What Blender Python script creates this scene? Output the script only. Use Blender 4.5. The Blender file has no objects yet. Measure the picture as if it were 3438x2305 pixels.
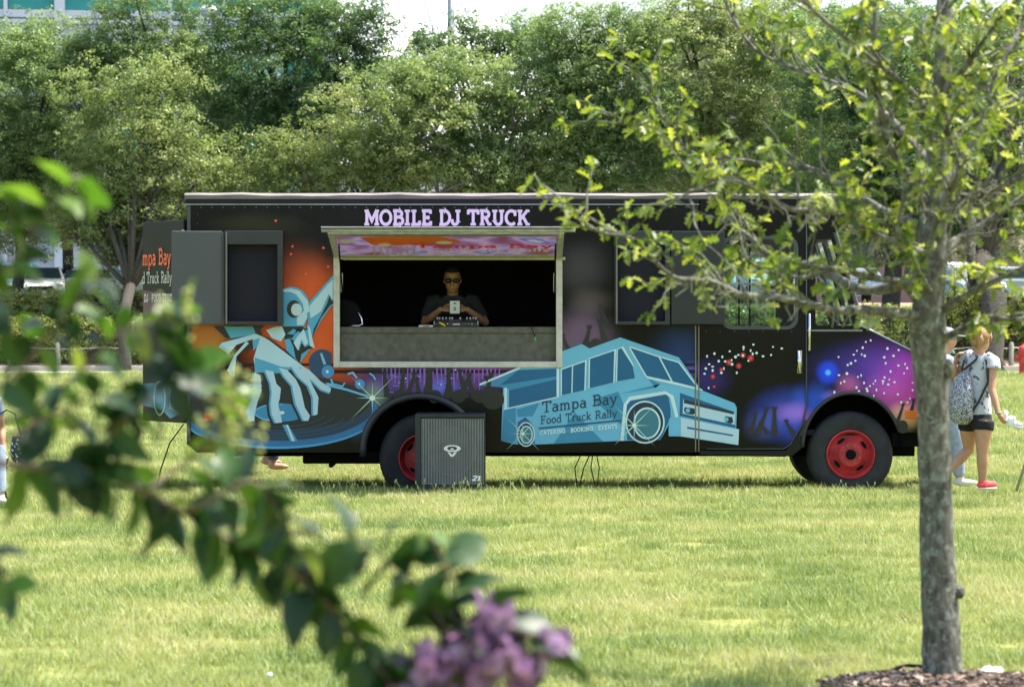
import bpy, bmesh, math, random
import numpy as np
from mathutils import Vector, Matrix, Euler
from mathutils.geometry import tessellate_polygon
random.seed(11); RNG = np.random.default_rng(5)
SC = bpy.context.scene
# ------------------------------------------------------------------ camera, world, sun, exposure
EYE = 1.6; FPX = 10050.0; HOR = 1092.0; CX = 1719.0; CY = 1152.5
cd = bpy.data.cameras.new('camera'); cam = bpy.data.objects.new('camera', cd)
SC.collection.objects.link(cam); SC.camera = cam
cam.location = (0, 0, EYE); cam.rotation_euler = (math.pi/2, 0, 0)
cd.sensor_width = 36; cd.lens = FPX/3438*36; cd.shift_y = -(CY-HOR)/3438
cd.clip_start = .1; cd.clip_end = 3000
cd.dof.use_dof = True; cd.dof.focus_distance = 32.0; cd.dof.aperture_fstop = 105.2/21.0; cd.dof.aperture_blades = 0
SUN_EL = math.radians(66); SUN_AZ = math.atan2(.95, .30)
SUN = Vector((math.cos(SUN_EL)*math.sin(SUN_AZ), math.cos(SUN_EL)*math.cos(SUN_AZ), math.sin(SUN_EL)))
W = bpy.data.worlds.new('World'); SC.world = W; W.use_nodes = True
wn = W.node_tree.nodes; wl = W.node_tree.links
sky = wn.new('ShaderNodeTexSky'); sky.sky_type = 'NISHITA'; sky.sun_disc = False
sky.sun_elevation = SUN_EL; sky.sun_rotation = SUN_AZ; sky.air_density = 1.2; sky.dust_density = 3.0; sky.altitude = 10
wl.new(sky.outputs[0], wn['Background'].inputs[0]); wn['Background'].inputs[1].default_value = .15
sd = bpy.data.lights.new('sun', 'SUN'); sd.energy = 4.6; sd.angle = math.radians(.53); sd.color = (1, .95, .86)
so = bpy.data.objects.new('sun', sd); SC.collection.objects.link(so); so.rotation_euler = SUN.to_track_quat('Z', 'Y').to_euler()
so.location = (20, 10, 40)
SC.view_settings.view_transform = 'Standard'; SC.view_settings.look = 'None'; SC.view_settings.gamma = 1
SC.view_settings.exposure = 1.22
SC.cycles.max_bounces = 10; SC.cycles.diffuse_bounces = 5; SC.cycles.transparent_max_bounces = 12; SC.cycles.use_denoising = True
SC.cycles.caustics_reflective = False; SC.cycles.caustics_refractive = False

# ------------------------------------------------------------------ helpers
def S(px, py, D):
    return Vector(((px-CX)*D/FPX, D, EYE-(py-HOR)*D/FPX))
def srgb(r, g, b, gain=1.0):
    def f(c):
        c /= 255.
        c = c/12.92 if c <= .04045 else ((c+.055)/1.055)**2.4
        return min(c*gain, .92)
    return (f(r), f(g), f(b))
def wloc(o):
    v = Vector((0, 0, 0))
    while o: v = v+o.location; o = o.parent
    return v
def thing(name, label, cat, loc=(0, 0, 0), group=None):
    o = bpy.data.objects.new(name, None); SC.collection.objects.link(o); o.location = loc
    o.empty_display_size = .2
    return tag(o, label, cat, group)
def tag(o, label=None, cat=None, group=None, kind=None):
    if label: o['label'] = label
    if cat: o['category'] = cat
    if group: o['group'] = group
    if kind: o['kind'] = kind
    return o
def mkobj(name, me, mat, parent=None, loc=None):
    o = bpy.data.objects.new(name, me); SC.collection.objects.link(o)
    if mat and not me.materials: me.materials.append(mat)
    if parent: o.parent = parent
    if loc is not None: o.location = loc
    return o
class MB:
    """collects shapes in world coordinates"""
    def __init__(s): s.v = []; s.f = []
    def add(s, vs, fs):
        n = len(s.v); s.v += [tuple(v) for v in vs]; s.f += [tuple(i+n for i in f) for f in fs]; return s
    def box(s, x0, x1, y0, y1, z0, z1):
        return s.add([(x0,y0,z0),(x1,y0,z0),(x1,y1,z0),(x0,y1,z0),(x0,y0,z1),(x1,y0,z1),(x1,y1,z1),(x0,y1,z1)],
                     [(0,3,2,1),(4,5,6,7),(0,1,5,4),(1,2,6,5),(2,3,7,6),(3,0,4,7)])
    def hexa(s, a, b):   # two quads (4 pts each) -> solid
        return s.add(list(a)+list(b), [(3,2,1,0),(4,5,6,7),(0,1,5,4),(1,2,6,5),(2,3,7,6),(3,0,4,7)])
    def tube(s, pts, r, n=8, cap=True, flat=None):
        pts = [Vector(p) for p in pts]; m = len(pts)
        if not hasattr(r, '__len__'): r = [r]*m
        t0 = (pts[1]-pts[0]).normalized()
        u = t0.cross(Vector((0, 0, 1)));
        if u.length < .05: u = t0.cross(Vector((1, 0, 0)))
        u.normalize(); vs = []
        for i, p in enumerate(pts):
            t = (pts[min(i+1, m-1)]-pts[max(i-1, 0)])
            if t.length < 1e-9: t = t0.copy()
            t.normalize()
            u = u-t*u.dot(t)
            if u.length < 1e-6: u = t.orthogonal()
            u.normalize(); w = t.cross(u)
            for k in range(n):
                a = 2*math.pi*k/n
                vs.append(p+(u*math.cos(a)+w*math.sin(a))*r[i])
        fs = [(i*n+k, i*n+(k+1) % n, (i+1)*n+(k+1) % n, (i+1)*n+k) for i in range(m-1) for k in range(n)]
        if cap: fs += [tuple(range(n-1, -1, -1)), tuple((m-1)*n+k for k in range(n))]
        return s.add(vs, fs)
    def loft(s, secs, n=14):  # secs: (center, rx, ry, yaw) horizontal ellipses
        vs = []; m = len(secs)
        for (c, rx, ry, yaw) in secs:
            cs, sn = math.cos(yaw), math.sin(yaw)
            for k in range(n):
                a = 2*math.pi*k/n; x = rx*math.cos(a); y = ry*math.sin(a)
                vs.append((c[0]+x*cs-y*sn, c[1]+x*sn+y*cs, c[2]))
        fs = [(i*n+k, i*n+(k+1) % n, (i+1)*n+(k+1) % n, (i+1)*n+k) for i in range(m-1) for k in range(n)]
        fs += [tuple(range(n-1, -1, -1)), tuple((m-1)*n+k for k in range(n))]
        return s.add(vs, fs)
    def ell(s, c, r, n=14, m=9, M=None, power=1.0):
        vs = []; c = Vector(c)
        for i in range(m+1):
            t = math.pi*i/m
            for k in range(n):
                a = 2*math.pi*k/n
                p = Vector((r[0]*math.sin(t)*math.cos(a), r[1]*math.sin(t)*math.sin(a), r[2]*math.cos(t)))
                if M is not None: p = M @ p
                vs.append(c+p)
        fs = [(i*n+k, (i+1)*n+k, (i+1)*n+(k+1) % n, i*n+(k+1) % n) for i in range(m) for k in range(n)]
        return s.add(vs, fs)
    def lathe(s, prof, c, axis='y', n=32, cap=True):
        """prof: list of (r, h) along axis through c"""
        vs = []
        for (r, h) in prof:
            for k in range(n):
                a = 2*math.pi*k/n; q = r*math.cos(a); w = r*math.sin(a)
                p = (q, h, w) if axis == 'y' else (q, w, h) if axis == 'z' else (h, q, w)
                vs.append((c[0]+p[0], c[1]+p[1], c[2]+p[2]))
        m = len(prof)
        fs = [(i*n+k, (i+1)*n+k, (i+1)*n+(k+1) % n, i*n+(k+1) % n) for i in range(m-1) for k in range(n)]
        if cap and prof[0][0] > 0: fs.append(tuple(k for k in range(n)))
        if cap and prof[-1][0] > 0: fs.append(tuple((m-1)*n+k for k in range(n-1, -1, -1)))
        return s.add(vs, fs)
    def plate(s, outer, holes, y, th):
        """outline (x,z) with holes, front at y, thickness th going +y"""
        loops = [outer]+list(holes); flat = [p for l in loops for p in l]
        tri = tessellate_polygon([[Vector((p[0], p[1], 0)) for p in l] for l in loops])
        n = len(flat); vs = [(p[0], y, p[1]) for p in flat]
        fs = [tuple(t) for t in tri]
        if th:
            vs += [(p[0], y+th, p[1]) for p in flat]; fs += [tuple(n+i for i in reversed(t)) for t in tri]
            b = 0
            for l in loops:
                k = len(l)
                fs += [(b+i, b+(i+1) % k, n+b+(i+1) % k, n+b+i) for i in range(k)]; b += k
        return s.add(vs, fs)
    def mesh(s, name, origin=(0, 0, 0), smooth=False):
        me = bpy.data.meshes.new(name); o = Vector(origin)
        me.from_pydata([tuple(Vector(v)-o) for v in s.v], [], s.f); me.validate()
        bm = bmesh.new(); bm.from_mesh(me); bmesh.ops.recalc_face_normals(bm, faces=bm.faces); bm.to_mesh(me); bm.free()
        if smooth: me.polygons.foreach_set('use_smooth', [True]*len(me.polygons))
        return me
    def build(s, name, mat, parent=None, smooth=False, bevel=0, auto=None, remesh=0, loc=None):
        org = wloc(parent) if parent else Vector(loc or (0, 0, 0))
        me = s.mesh(name, org, smooth or auto is not None)
        o = mkobj(name, me, mat, parent, loc if not parent else None)
        if auto is not None: me.set_sharp_from_angle(angle=math.radians(auto))
        if bevel:
            b = o.modifiers.new('bevel', 'BEVEL'); b.width = bevel; b.segments = 2; b.limit_method = 'ANGLE'; b.angle_limit = math.radians(40)
        if remesh:
            r = o.modifiers.new('remesh', 'REMESH'); r.mode = 'VOXEL'; r.voxel_size = remesh; r.use_smooth_shade = True
            q = o.modifiers.new('smooth', 'SMOOTH'); q.factor = .5; q.iterations = 4
        return o
def np_mesh(name, verts, faces_n, k):
    """verts Nx3, faces: F x k index array"""
    me = bpy.data.meshes.new(name); F = len(faces_n)
    me.vertices.add(len(verts)); me.vertices.foreach_set('co', np.asarray(verts, np.float32).ravel())
    me.loops.add(F*k); me.loops.foreach_set('vertex_index', np.asarray(faces_n, np.int32).ravel())
    me.polygons.add(F); me.polygons.foreach_set('loop_start', np.arange(F, dtype=np.int32)*k)
    try: me.polygons.foreach_set('loop_total', np.full(F, k, np.int32))
    except Exception: pass
    me.update(calc_edges=True); return me

# ------------------------------------------------------------------ materials
MATS = {}
def mat(name, col, rough=.6, metal=0, var=.1, scale=5, bump=0, bscale=60, spec=.5, coat=0, emit=None):
    if name in MATS: return MATS[name]
    m = bpy.data.materials.new(name); m.use_nodes = True; N = m.node_tree.nodes; L = m.node_tree.links
    b = N['Principled BSDF']; b.inputs['Roughness'].default_value = rough; b.inputs['Metallic'].default_value = metal
    b.inputs['Specular IOR Level'].default_value = spec; b.inputs['Coat Weight'].default_value = coat
    b.inputs['Base Color'].default_value = (*col, 1)
    if var or bump:
        tc = N.new('ShaderNodeTexCoord')
    if var:
        nz = N.new('ShaderNodeTexNoise'); nz.inputs['Scale'].default_value = scale; nz.inputs['Detail'].default_value = 5
        mr = N.new('ShaderNodeMapRange'); mr.inputs[1].default_value = .3; mr.inputs[2].default_value = .7
        mr.inputs[3].default_value = 1-var; mr.inputs[4].default_value = 1+var
        mx = N.new('ShaderNodeMix'); mx.data_type = 'RGBA'; mx.blend_type = 'MULTIPLY'; mx.inputs[0].default_value = 1
        mx.inputs[6].default_value = (*col, 1)
        L.new(tc.outputs['Object'], nz.inputs['Vector']); L.new(nz.outputs[0], mr.inputs[0]); L.new(mr.outputs[0], mx.inputs[7])
        L.new(mx.outputs[2], b.inputs['Base Color'])
    if bump:
        n2 = N.new('ShaderNodeTexNoise'); n2.inputs['Scale'].default_value = bscale; n2.inputs['Detail'].default_value = 4
        bp = N.new('ShaderNodeBump'); bp.inputs['Strength'].default_value = bump; bp.inputs['Distance'].default_value = .02
        L.new(tc.outputs['Object'], n2.inputs['Vector']); L.new(n2.outputs[0], bp.inputs['Height']); L.new(bp.outputs[0], b.inputs['Normal'])
    if emit:
        b.inputs['Emission Color'].default_value = (*emit[:3], 1); b.inputs['Emission Strength'].default_value = emit[3]
    MATS[name] = m; return m
def ramp(N, stops):
    r = N.new('ShaderNodeValToRGB'); e = r.color_ramp.elements
    while len(e) < len(stops): e.new(.5)
    for i, (p, c) in enumerate(stops): e[i].position = p; e[i].color = (*c, 1)
    return r
def leaf_mat(name, stops, trans=.45, rough=.4, spec=.5, tcol=None, island=True, world_scale=0):
    m = bpy.data.materials.new(name); m.use_nodes = True; N = m.node_tree.nodes; L = m.node_tree.links
    b = N['Principled BSDF']; b.inputs['Roughness'].default_value = rough; b.inputs['Specular IOR Level'].default_value = spec
    r = ramp(N, stops)
    if island:
        g = N.new('ShaderNodeNewGeometry'); src = g.outputs['Random Per Island']
    else:
        g = N.new('ShaderNodeObjectInfo'); src = g.outputs['Random']
    if world_scale:
        gp = N.new('ShaderNodeNewGeometry'); nz = N.new('ShaderNodeTexNoise'); nz.inputs['Scale'].default_value = world_scale; nz.inputs['Detail'].default_value = 3
        L.new(gp.outputs['Position'], nz.inputs['Vector'])
        mr = N.new('ShaderNodeMapRange'); mr.inputs[1].default_value = .35; mr.inputs[2].default_value = .65; mr.inputs[3].default_value = 0; mr.inputs[4].default_value = 1
        L.new(nz.outputs[0], mr.inputs[0])
        ad = N.new('ShaderNodeMix'); ad.inputs[0].default_value = .5
        L.new(src, ad.inputs[2]); L.new(mr.outputs[0], ad.inputs[3]); src = ad.outputs[0]
    L.new(src, r.inputs[0]); L.new(r.outputs[0], b.inputs['Base Color'])
    t = N.new('ShaderNodeBsdfTranslucent'); mx = N.new('ShaderNodeMixShader'); mx.inputs[0].default_value = trans
    tm = N.new('ShaderNodeMix'); tm.data_type = 'RGBA'; tm.blend_type = 'MULTIPLY'; tm.inputs[0].default_value = 1
    tm.inputs[7].default_value = (*(tcol or (1.5, 1.5, .7)), 1)
    L.new(r.outputs[0], tm.inputs[6]); L.new(tm.outputs[2], t.inputs[0])
    L.new(b.outputs[0], mx.inputs[1]); L.new(t.outputs[0], mx.inputs[2]); L.new(mx.outputs[0], N['Material Output'].inputs[0])
    MATS[name] = m; return m
def glass_mat(name, tint=(.8, .9, .9), refl=.12, dark=0.0):
    m = bpy.data.materials.new(name); m.use_nodes = True; N = m.node_tree.nodes; L = m.node_tree.links
    N.remove(N['Principled BSDF']); t = N.new('ShaderNodeBsdfTransparent'); t.inputs[0].default_value = (*tint, 1)
    g = N.new('ShaderNodeBsdfGlossy'); g.inputs['Roughness'].default_value = .03
    fr = N.new('ShaderNodeFresnel'); fr.inputs[0].default_value = 1.5
    mx = N.new('ShaderNodeMixShader'); L.new(fr.outputs[0], mx.inputs[0]); L.new(t.outputs[0], mx.inputs[1]); L.new(g.outputs[0], mx.inputs[2])
    L.new(mx.outputs[0], N['Material Output'].inputs[0]); MATS[name] = m; return m

M_BLACK = mat('black paint', (.006, .0065, .006), .35, var=.2, scale=3, spec=.3)
M_DARK = mat('matt black', (.004, .004, .004), .8, var=.2, spec=.15)
M_RUB = mat('tyre rubber', (.024, .025, .026), .8, var=.5, scale=5, bump=.2, bscale=90)
M_RED = mat('red wheel paint', (.48, .03, .035), .5, var=.38, scale=7)
M_ALU = mat('weathered aluminium', (.42, .42, .42), .45, metal=.6, var=.2, scale=14)
M_CREAM = mat('cream painted frame', (.58, .55, .47), .5, var=.14, scale=12)
M_CHROME = mat('chrome', (.75, .75, .76), .12, metal=1, var=0)
M_ROOF = mat('faded roof skin', (.17, .15, .138), .75, var=.25, scale=3)
M_STEEL = mat('grey steel', (.35, .36, .37), .4, metal=.7, var=.15)
M_WHITE = mat('white paint', (.8, .8, .79), .5, var=.05)
M_GLASS = glass_mat('window glass')
# ------------------------------------------------------------------ the ground
def ground_z(x, y):
    # the lawn dips a little where the truck stands
    d = max(0., 1-abs(y-31.4)/2.6); d = d*d*(3-2*d)
    e = max(0., 1-abs(x+.2)/6.5); e = min(1, e*2.5)
    return -.045-.075*d*e
def lawn_mat():
    m = bpy.data.materials.new('lawn soil and thatch'); m.use_nodes = True; N = m.node_tree.nodes; L = m.node_tree.links
    b = N['Principled BSDF']; b.inputs['Roughness'].default_value = .9; b.inputs['Specular IOR Level'].default_value = .1
    g = N.new('ShaderNodeNewGeometry')
    a = N.new('ShaderNodeTexNoise'); a.inputs['Scale'].default_value = 14; a.inputs['Detail'].default_value = 8
    c = N.new('ShaderNodeTexNoise'); c.inputs['Scale'].default_value = .35; c.inputs['Detail'].default_value = 4
    L.new(g.outputs['Position'], a.inputs['Vector']); L.new(g.outputs['Position'], c.inputs['Vector'])
    r1 = ramp(N, [(.3, (.11, .145, .045)), (.5, (.19, .215, .07)), (.72, (.29, .28, .12))])
    r2 = ramp(N, [(.35, (.75, .8, .7)), (.65, (1.15, 1.1, 1.0))])
    mx = N.new('ShaderNodeMix'); mx.data_type = 'RGBA'; mx.blend_type = 'MULTIPLY'; mx.inputs[0].default_value = 1
    L.new(a.outputs[0], r1.inputs[0]); L.new(c.outputs[0], r2.inputs[0]); L.new(r1.outputs[0], mx.inputs[6]); L.new(r2.outputs[0], mx.inputs[7])
    L.new(mx.outputs[2], b.inputs['Base Color'])
    bp = N.new('ShaderNodeBump'); bp.inputs['Strength'].default_value = .8; bp.inputs['Distance'].default_value = .05
    L.new(a.outputs[0], bp.inputs['Height']); L.new(bp.outputs[0], b.inputs['Normal'])
    return m
M_LAWN = lawn_mat()
xs = [-400, -120, -60, -30]+[-14+.5*i for i in range(57)]+[30, 60, 120, 400]
ys = [-60, -20, 0, 6]+[10+.5*i for i in range(61)]+[44, 50, 60, 75, 90, 101.2]
mb = MB()
vs = [(x, y, ground_z(x, y) if y < 60 else -.03) for y in ys for x in xs]; n = len(xs)
mb.add(vs, [(j*n+i, j*n+i+1, (j+1)*n+i+1, (j+1)*n+i) for j in range(len(ys)-1) for i in range(n-1)])
lawn = mb.build('lawn', M_LAWN, smooth=True); tag(lawn, 'mown yellow green lawn the truck stands on', kind='structure')
M_CONC = mat('pale concrete', (.62, .58, .52), .85, var=.12, scale=1.2)
M_KERB = mat('grey kerb concrete', (.3, .29, .24), .85, var=.2, scale=2)
M_LITTER = mat('dry leaf litter', (.36, .26, .18), .95, var=.5, scale=5, bump=.6, bscale=12)
M_ASPH = mat('asphalt', (.07, .07, .07), .9, var=.15)
o = MB().box(-400, 400, 101.2, 104.5, -.2, .0).build('footpath', M_CONC); tag(o, 'pale concrete footpath along the far edge of the lawn', kind='structure')
o = MB().box(-400, 400, 104.5, 104.8, -.2, .19).build('kerb', M_KERB, bevel=.03); tag(o, 'grey concrete kerb behind the footpath', kind='structure')
mb = MB(); prof = [(104.8, .15), (105.6, .28), (106.6, .55), (108.5, 1.4), (112, 2.4), (113, 2.45)]
for (a, za), (b, zb) in zip(prof, prof[1:]):
    mb.add([(-400, a, za), (400, a, za), (400, b, zb), (-400, b, zb)], [(0, 1, 2, 3)])
o = mb.build('planting_bank', M_LITTER); tag(o, 'bank of dry leaf litter under the hedges', kind='structure')
o = MB().add([(-500, 113, 2.45), (500, 113, 2.45), (500, 1200, 2.45), (-500, 1200, 2.45)], [(0, 1, 2, 3)]).build('parking_lot', M_ASPH)
tag(o, 'asphalt parking lot behind the hedges', kind='structure')

# ------------------------------------------------------------------ grass blades (uncountable: one object)
def clump(seed, nb, rad, hmin, hmax, wid):
    r = np.random.default_rng(seed); V = []; F = []
    for i in range(nb):
        a = r.uniform(0, 6.283); q = rad*math.sqrt(r.uniform()); x, y = q*math.cos(a), q*math.sin(a)
        h = r.uniform(hmin, hmax); t = r.uniform(0, 6.283); lean = r.uniform(.15, .95)*h; w = wid*r.uniform(.6, 1.3)
        d = np.array([math.cos(t), math.sin(t), 0]); sd_ = np.array([-math.sin(t+r.uniform(-.6, .6)), math.cos(t), 0])*w*.5
        p0 = np.array([x, y, -.02]); p1 = p0+np.array([0, 0, h*.55])+d*lean*.3; p2 = p0+np.array([0, 0, h])+d*lean
        b = len(V); V += [p0-sd_, p0+sd_, p1+sd_*.8, p1-sd_*.8, p2]
        F += [(b, b+1, b+2, b+3), (b+3, b+2, b+4)]
    me = bpy.data.meshes.new('grass_clump'); me.from_pydata([tuple(v) for v in V], [], F)
    return me
M_GRASS = leaf_mat('grass blades', [(.0, (.11, .18, .05)), (.28, (.2, .275, .085)), (.55, (.315, .37, .125)), (.8, (.43, .43, .2)), (1, (.56, .5, .32))],
                   trans=.35, rough=.5, spec=.3, tcol=(1.15, 1.1, .7), world_scale=.8)
gcol = bpy.data.collections.new('grass_clumps')
for i in range(5):
    me = clump(40+i, 150, .17, .032, .085, .0048); me.materials.append(M_GRASS)
    gcol.objects.link(bpy.data.objects.new('grass_clump', me))
def scatter(name, pts, rot, scl, col, label):
    me = bpy.data.meshes.new(name); me.vertices.add(len(pts)); me.vertices.foreach_set('co', np.asarray(pts, np.float32).ravel())
    a = me.attributes.new('rot', 'FLOAT_VECTOR', 'POINT'); a.data.foreach_set('vector', np.asarray(rot, np.float32).ravel())
    a = me.attributes.new('scl', 'FLOAT', 'POINT'); a.data.foreach_set('value', np.asarray(scl, np.float32))
    o = bpy.data.objects.new(name, me); SC.collection.objects.link(o)
    ng = bpy.data.node_groups.new(name, 'GeometryNodeTree')
    ng.interface.new_socket('Geometry', in_out='INPUT', socket_type='NodeSocketGeometry')
    ng.interface.new_socket('Geometry', in_out='OUTPUT', socket_type='NodeSocketGeometry')
    N = ng.nodes; L = ng.links; gi = N.new('NodeGroupInput'); go = N.new('NodeGroupOutput')
    ci = N.new('GeometryNodeCollectionInfo'); ci.inputs[0].default_value = col; ci.inputs[1].default_value = True; ci.inputs[2].default_value = True
    ip = N.new('GeometryNodeInstanceOnPoints'); ip.inputs['Pick Instance'].default_value = True
    ar = N.new('GeometryNodeInputNamedAttribute'); ar.data_type = 'FLOAT_VECTOR'; ar.inputs[0].default_value = 'rot'
    asx = N.new('GeometryNodeInputNamedAttribute'); asx.data_type = 'FLOAT'; asx.inputs[0].default_value = 'scl'
    er = N.new('FunctionNodeEulerToRotation')
    L.new(gi.outputs[0], ip.inputs['Points']); L.new(ci.outputs[0], ip.inputs['Instance'])
    L.new(ar.outputs[0], er.inputs[0]); L.new(er.outputs[0], ip.inputs['Rotation']); L.new(asx.outputs[0], ip.inputs['Scale'])
    L.new(ip.outputs[0], go.inputs[0])
    md = o.modifiers.new('scatter', 'NODES'); md.node_group = ng
    return tag(o, label, 'grass', kind='stuff')
from mathutils import noise as mnoise
P = []; R_ = []; Sc = []
for (d0, d1, dens, sc) in ((11.5, 18, 46, 1.0), (18, 27, 40, 1.0), (27, 36, 34, 1.15), (36, 55, 11, 1.6), (55, 101, 3.2, 2.2)):
    half = lambda d: 1719*d/FPX*1.18+.6
    area = (d1-d0)*(half(d0)+half(d1)); cnt = int(area*dens)
    k = 0
    while k < cnt:
        d = random.uniform(d0, d1); x = random.uniform(-half(d1), half(d1))
        if abs(x) > half(d): k += 1; continue
        k += 1
        pn = mnoise.noise(Vector((x*.55, d*.4, 3.1)))+.4*mnoise.noise(Vector((x*1.7, d*1.3, 7.)))
        if pn > .3 and random.random() < min(.3, (pn-.3)*1.2): continue      # thin worn patches
        if (x-1.98)**2+((d-13.45)*1.15)**2 < .62**2+random.uniform(-.12, .12): continue      # mulch round the oak
        P.append((x, d, ground_z(x, d) if d < 60 else -.03)); R_.append((random.uniform(-.15, .15), random.uniform(-.15, .15), random.uniform(0, 6.28)))
        Sc.append(sc*random.uniform(.75, 1.3))
scatter('grass', P, R_, Sc, gcol, 'short yellow green grass blades covering the lawn')
# tall seeding stalks by the wheels and the subwoofer
mb = MB(); rs = random.Random(3)
for i in range(120):
    x = rs.uniform(-3.5, 4) if i > 55 else rs.uniform(-1.9, .1); y = rs.uniform(28.3, 29.2)
    h = rs.uniform(.07, .17); lx = rs.uniform(-.07, .07); z = ground_z(x, y)
    mb.tube([(x, y, z), (x+lx*.4, y, z+h*.7), (x+lx, y, z+h)], [.0025, .002, .0012], 4)
    if rs.random() < .6: mb.ell((x+lx, y, z+h), (.006, .006, .018), 6, 4)
M_STALK = mat('grass stalk', (.35, .4, .12), .7, var=.3, scale=9)
tag(mb.build('grass_stalks', M_STALK), 'taller seeding grass stalks in front of the truck wheels', 'grass', kind='stuff')
# ------------------------------------------------------------------ the truck
K = 335.0; Y0 = 30.0; Y1 = 32.35
def tx(px): return (px-CX)/K
def tz(py): return EYE-(py-HOR)/K
def pp(l): return [(tx(a), tz(b)) for a, b in l]
truck = thing('step_van', 'black step van with colourful printed wrap, open serving window and red wheels', 'truck', (0, 31.2, 0))
# printed wrap: the film's own colours, as soft blots on black
def wrap_mat(name, glows, base=(.004, .0042, .004)):
    m = bpy.data.materials.new(name); m.use_nodes = True; N = m.node_tree.nodes; L = m.node_tree.links
    b = N['Principled BSDF']; b.inputs['Roughness'].default_value = .2; b.inputs['Specular IOR Level'].default_value = .22
    tc = N.new('ShaderNodeTexCoord'); nz = N.new('ShaderNodeTexNoise'); nz.inputs['Scale'].default_value = 2.2; nz.inputs['Detail'].default_value = 5
    L.new(tc.outputs['Object'], nz.inputs['Vector'])
    col = N.new('ShaderNodeRGB'); col.outputs[0].default_value = (*base, 1); cur = col.outputs[0]
    for (cx, cy, rx, ry, c, pw) in glows:
        mp = N.new('ShaderNodeMapping'); mp.vector_type = 'POINT'
        sx, sz = K/rx, K/ry
        mp.inputs['Scale'].default_value = (sx, 0, sz); mp.inputs['Location'].default_value = (-tx(cx)*sx, 0, -tz(cy)*sz)
        ln = N.new('ShaderNodeVectorMath'); ln.operation = 'LENGTH'
        dist = N.new('ShaderNodeMath'); dist.operation = 'MULTIPLY_ADD'; dist.inputs[1].default_value = .35; 
        mr = N.new('ShaderNodeMapRange'); mr.interpolation_type = 'SMOOTHSTEP'
        mr.inputs[1].default_value = 1.17; mr.inputs[2].default_value = .17+pw; mr.inputs[3].default_value = 0; mr.inputs[4].default_value = 1
        ad = N.new('ShaderNodeMix'); ad.data_type = 'RGBA'; ad.blend_type = 'ADD'; ad.inputs[7].default_value = (*c, 1)
        L.new(tc.outputs['Object'], mp.inputs[0]); L.new(mp.outputs[0], ln.inputs[0])
        L.new(nz.outputs[0], dist.inputs[0]); L.new(ln.outputs['Value'], dist.inputs[2])
        L.new(dist.outputs[0], mr.inputs[0]); L.new(mr.outputs[0], ad.inputs[0]); L.new(cur, ad.inputs[6]); cur = ad.outputs[2]
    wv = N.new('ShaderNodeTexNoise'); wv.inputs['Scale'].default_value = 1.6; wv.inputs['Detail'].default_value = 2; bp = N.new('ShaderNodeBump'); bp.inputs['Strength'].default_value = .35; bp.inputs['Distance'].default_value = .03
    L.new(tc.outputs['Object'], wv.inputs['Vector']); L.new(wv.outputs[0], bp.inputs['Height']); L.new(bp.outputs[0], b.inputs['Normal'])
    L.new(cur, b.inputs['Base Color']); return m
M_WRAP = wrap_mat('printed wrap of the body', [
    (1030, 1110, 270, 300, (.72, .10, .018), .35), (1000, 900, 170, 120, (.16, .03, .012), .1), (990, 1190, 160, 110, (.1, .03, 0), .1), (700, 1130, 120, 120, (.5, .17, .03), .2),
    (1450, 1275, 330, 75, (.16, .07, .28), .3), (1640, 1236, 190, 40, (.3, .08, .3), .1), (1480, 1300, 90, 50, (.03, .1, .4), .1),
    (1960, 1140, 150, 150, (.16, .1, .16), .2), (1960, 900, 130, 120, (.05, .045, .05), .1), (1990, 1010, 110, 60, (.08, .06, .055), .1),
    (2290, 1190, 140, 150, (.015, .04, .13), .1), (2330, 1240, 60, 40, (.12, .06, .35), .1), (1249, 1333, 80, 70, (.22, .3, .24), 0),
    (1240, 1440, 120, 60, (.02, .06, .08), .1), (860, 760, 200, 60, (.03, .025, .01), .1)])
M_WRAP2 = wrap_mat('printed wrap of the cab door', [
    (2370, 1270, 110, 90, (.03, .02, .14), .1), (2670, 1400, 190, 120, (.04, .08, .5), .15), (2680, 1385, 120, 50, (.3, .1, .25), .1),
    (2560, 1430, 90, 70, (.05, .06, .16), .1), (2700, 1330, 60, 60, (.02, .05, .3), .1)])
M_WRAP3 = wrap_mat('printed wrap of the front wing', [
    (2780, 1250, 48, 52, (0, .06, .75), .35), (2780, 1250, 14, 14, (.1, .5, .2), .3), (2890, 1235, 220, 120, (.03, .025, .2), .15), (3010, 1230, 240, 140, (.13, .025, .24), .15),
    (3080, 1290, 200, 150, (.42, .04, .22), .2), (2960, 1340, 150, 100, (.25, .05, .2), .1), (3035, 1395, 80, 60, (.6, .36, .12), .2), (2850, 1290, 60, 50, (.4, .08, .12), .1),
    (2740, 1350, 80, 90, (.02, .08, .5), .2), (2710, 1410, 50, 60, (.25, .1, .3), .1), (2800, 1330, 60, 30, (.2, .1, .3), .1)])
def arch(cx, cy, rx, ry, ybot, n=22, a0=None):
    pts = []
    for i in range(n+1):
        a = math.pi-math.pi*i/n
        pts.append((cx+rx*math.cos(a), cy-ry*math.sin(a)))
    return [(cx-rx, ybot)]+pts+[(cx+rx, ybot)]
RA = arch(1410, 1505, 183, 170, 1518)
FA = arch(2860, 1500, 163, 180, 1508)
def rrect(x0, y0, x1, y1, r, n=5):
    o = []
    for (cx, cy, a0) in ((x1-r, y0+r, 270), (x1-r, y1-r, 0), (x0+r, y1-r, 90), (x0+r, y0+r, 180)):
        for i in range(n+1):
            a = math.radians(a0+90*i/n); o.append((cx+r*math.cos(a), cy+r*math.sin(a)))
    return o
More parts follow.
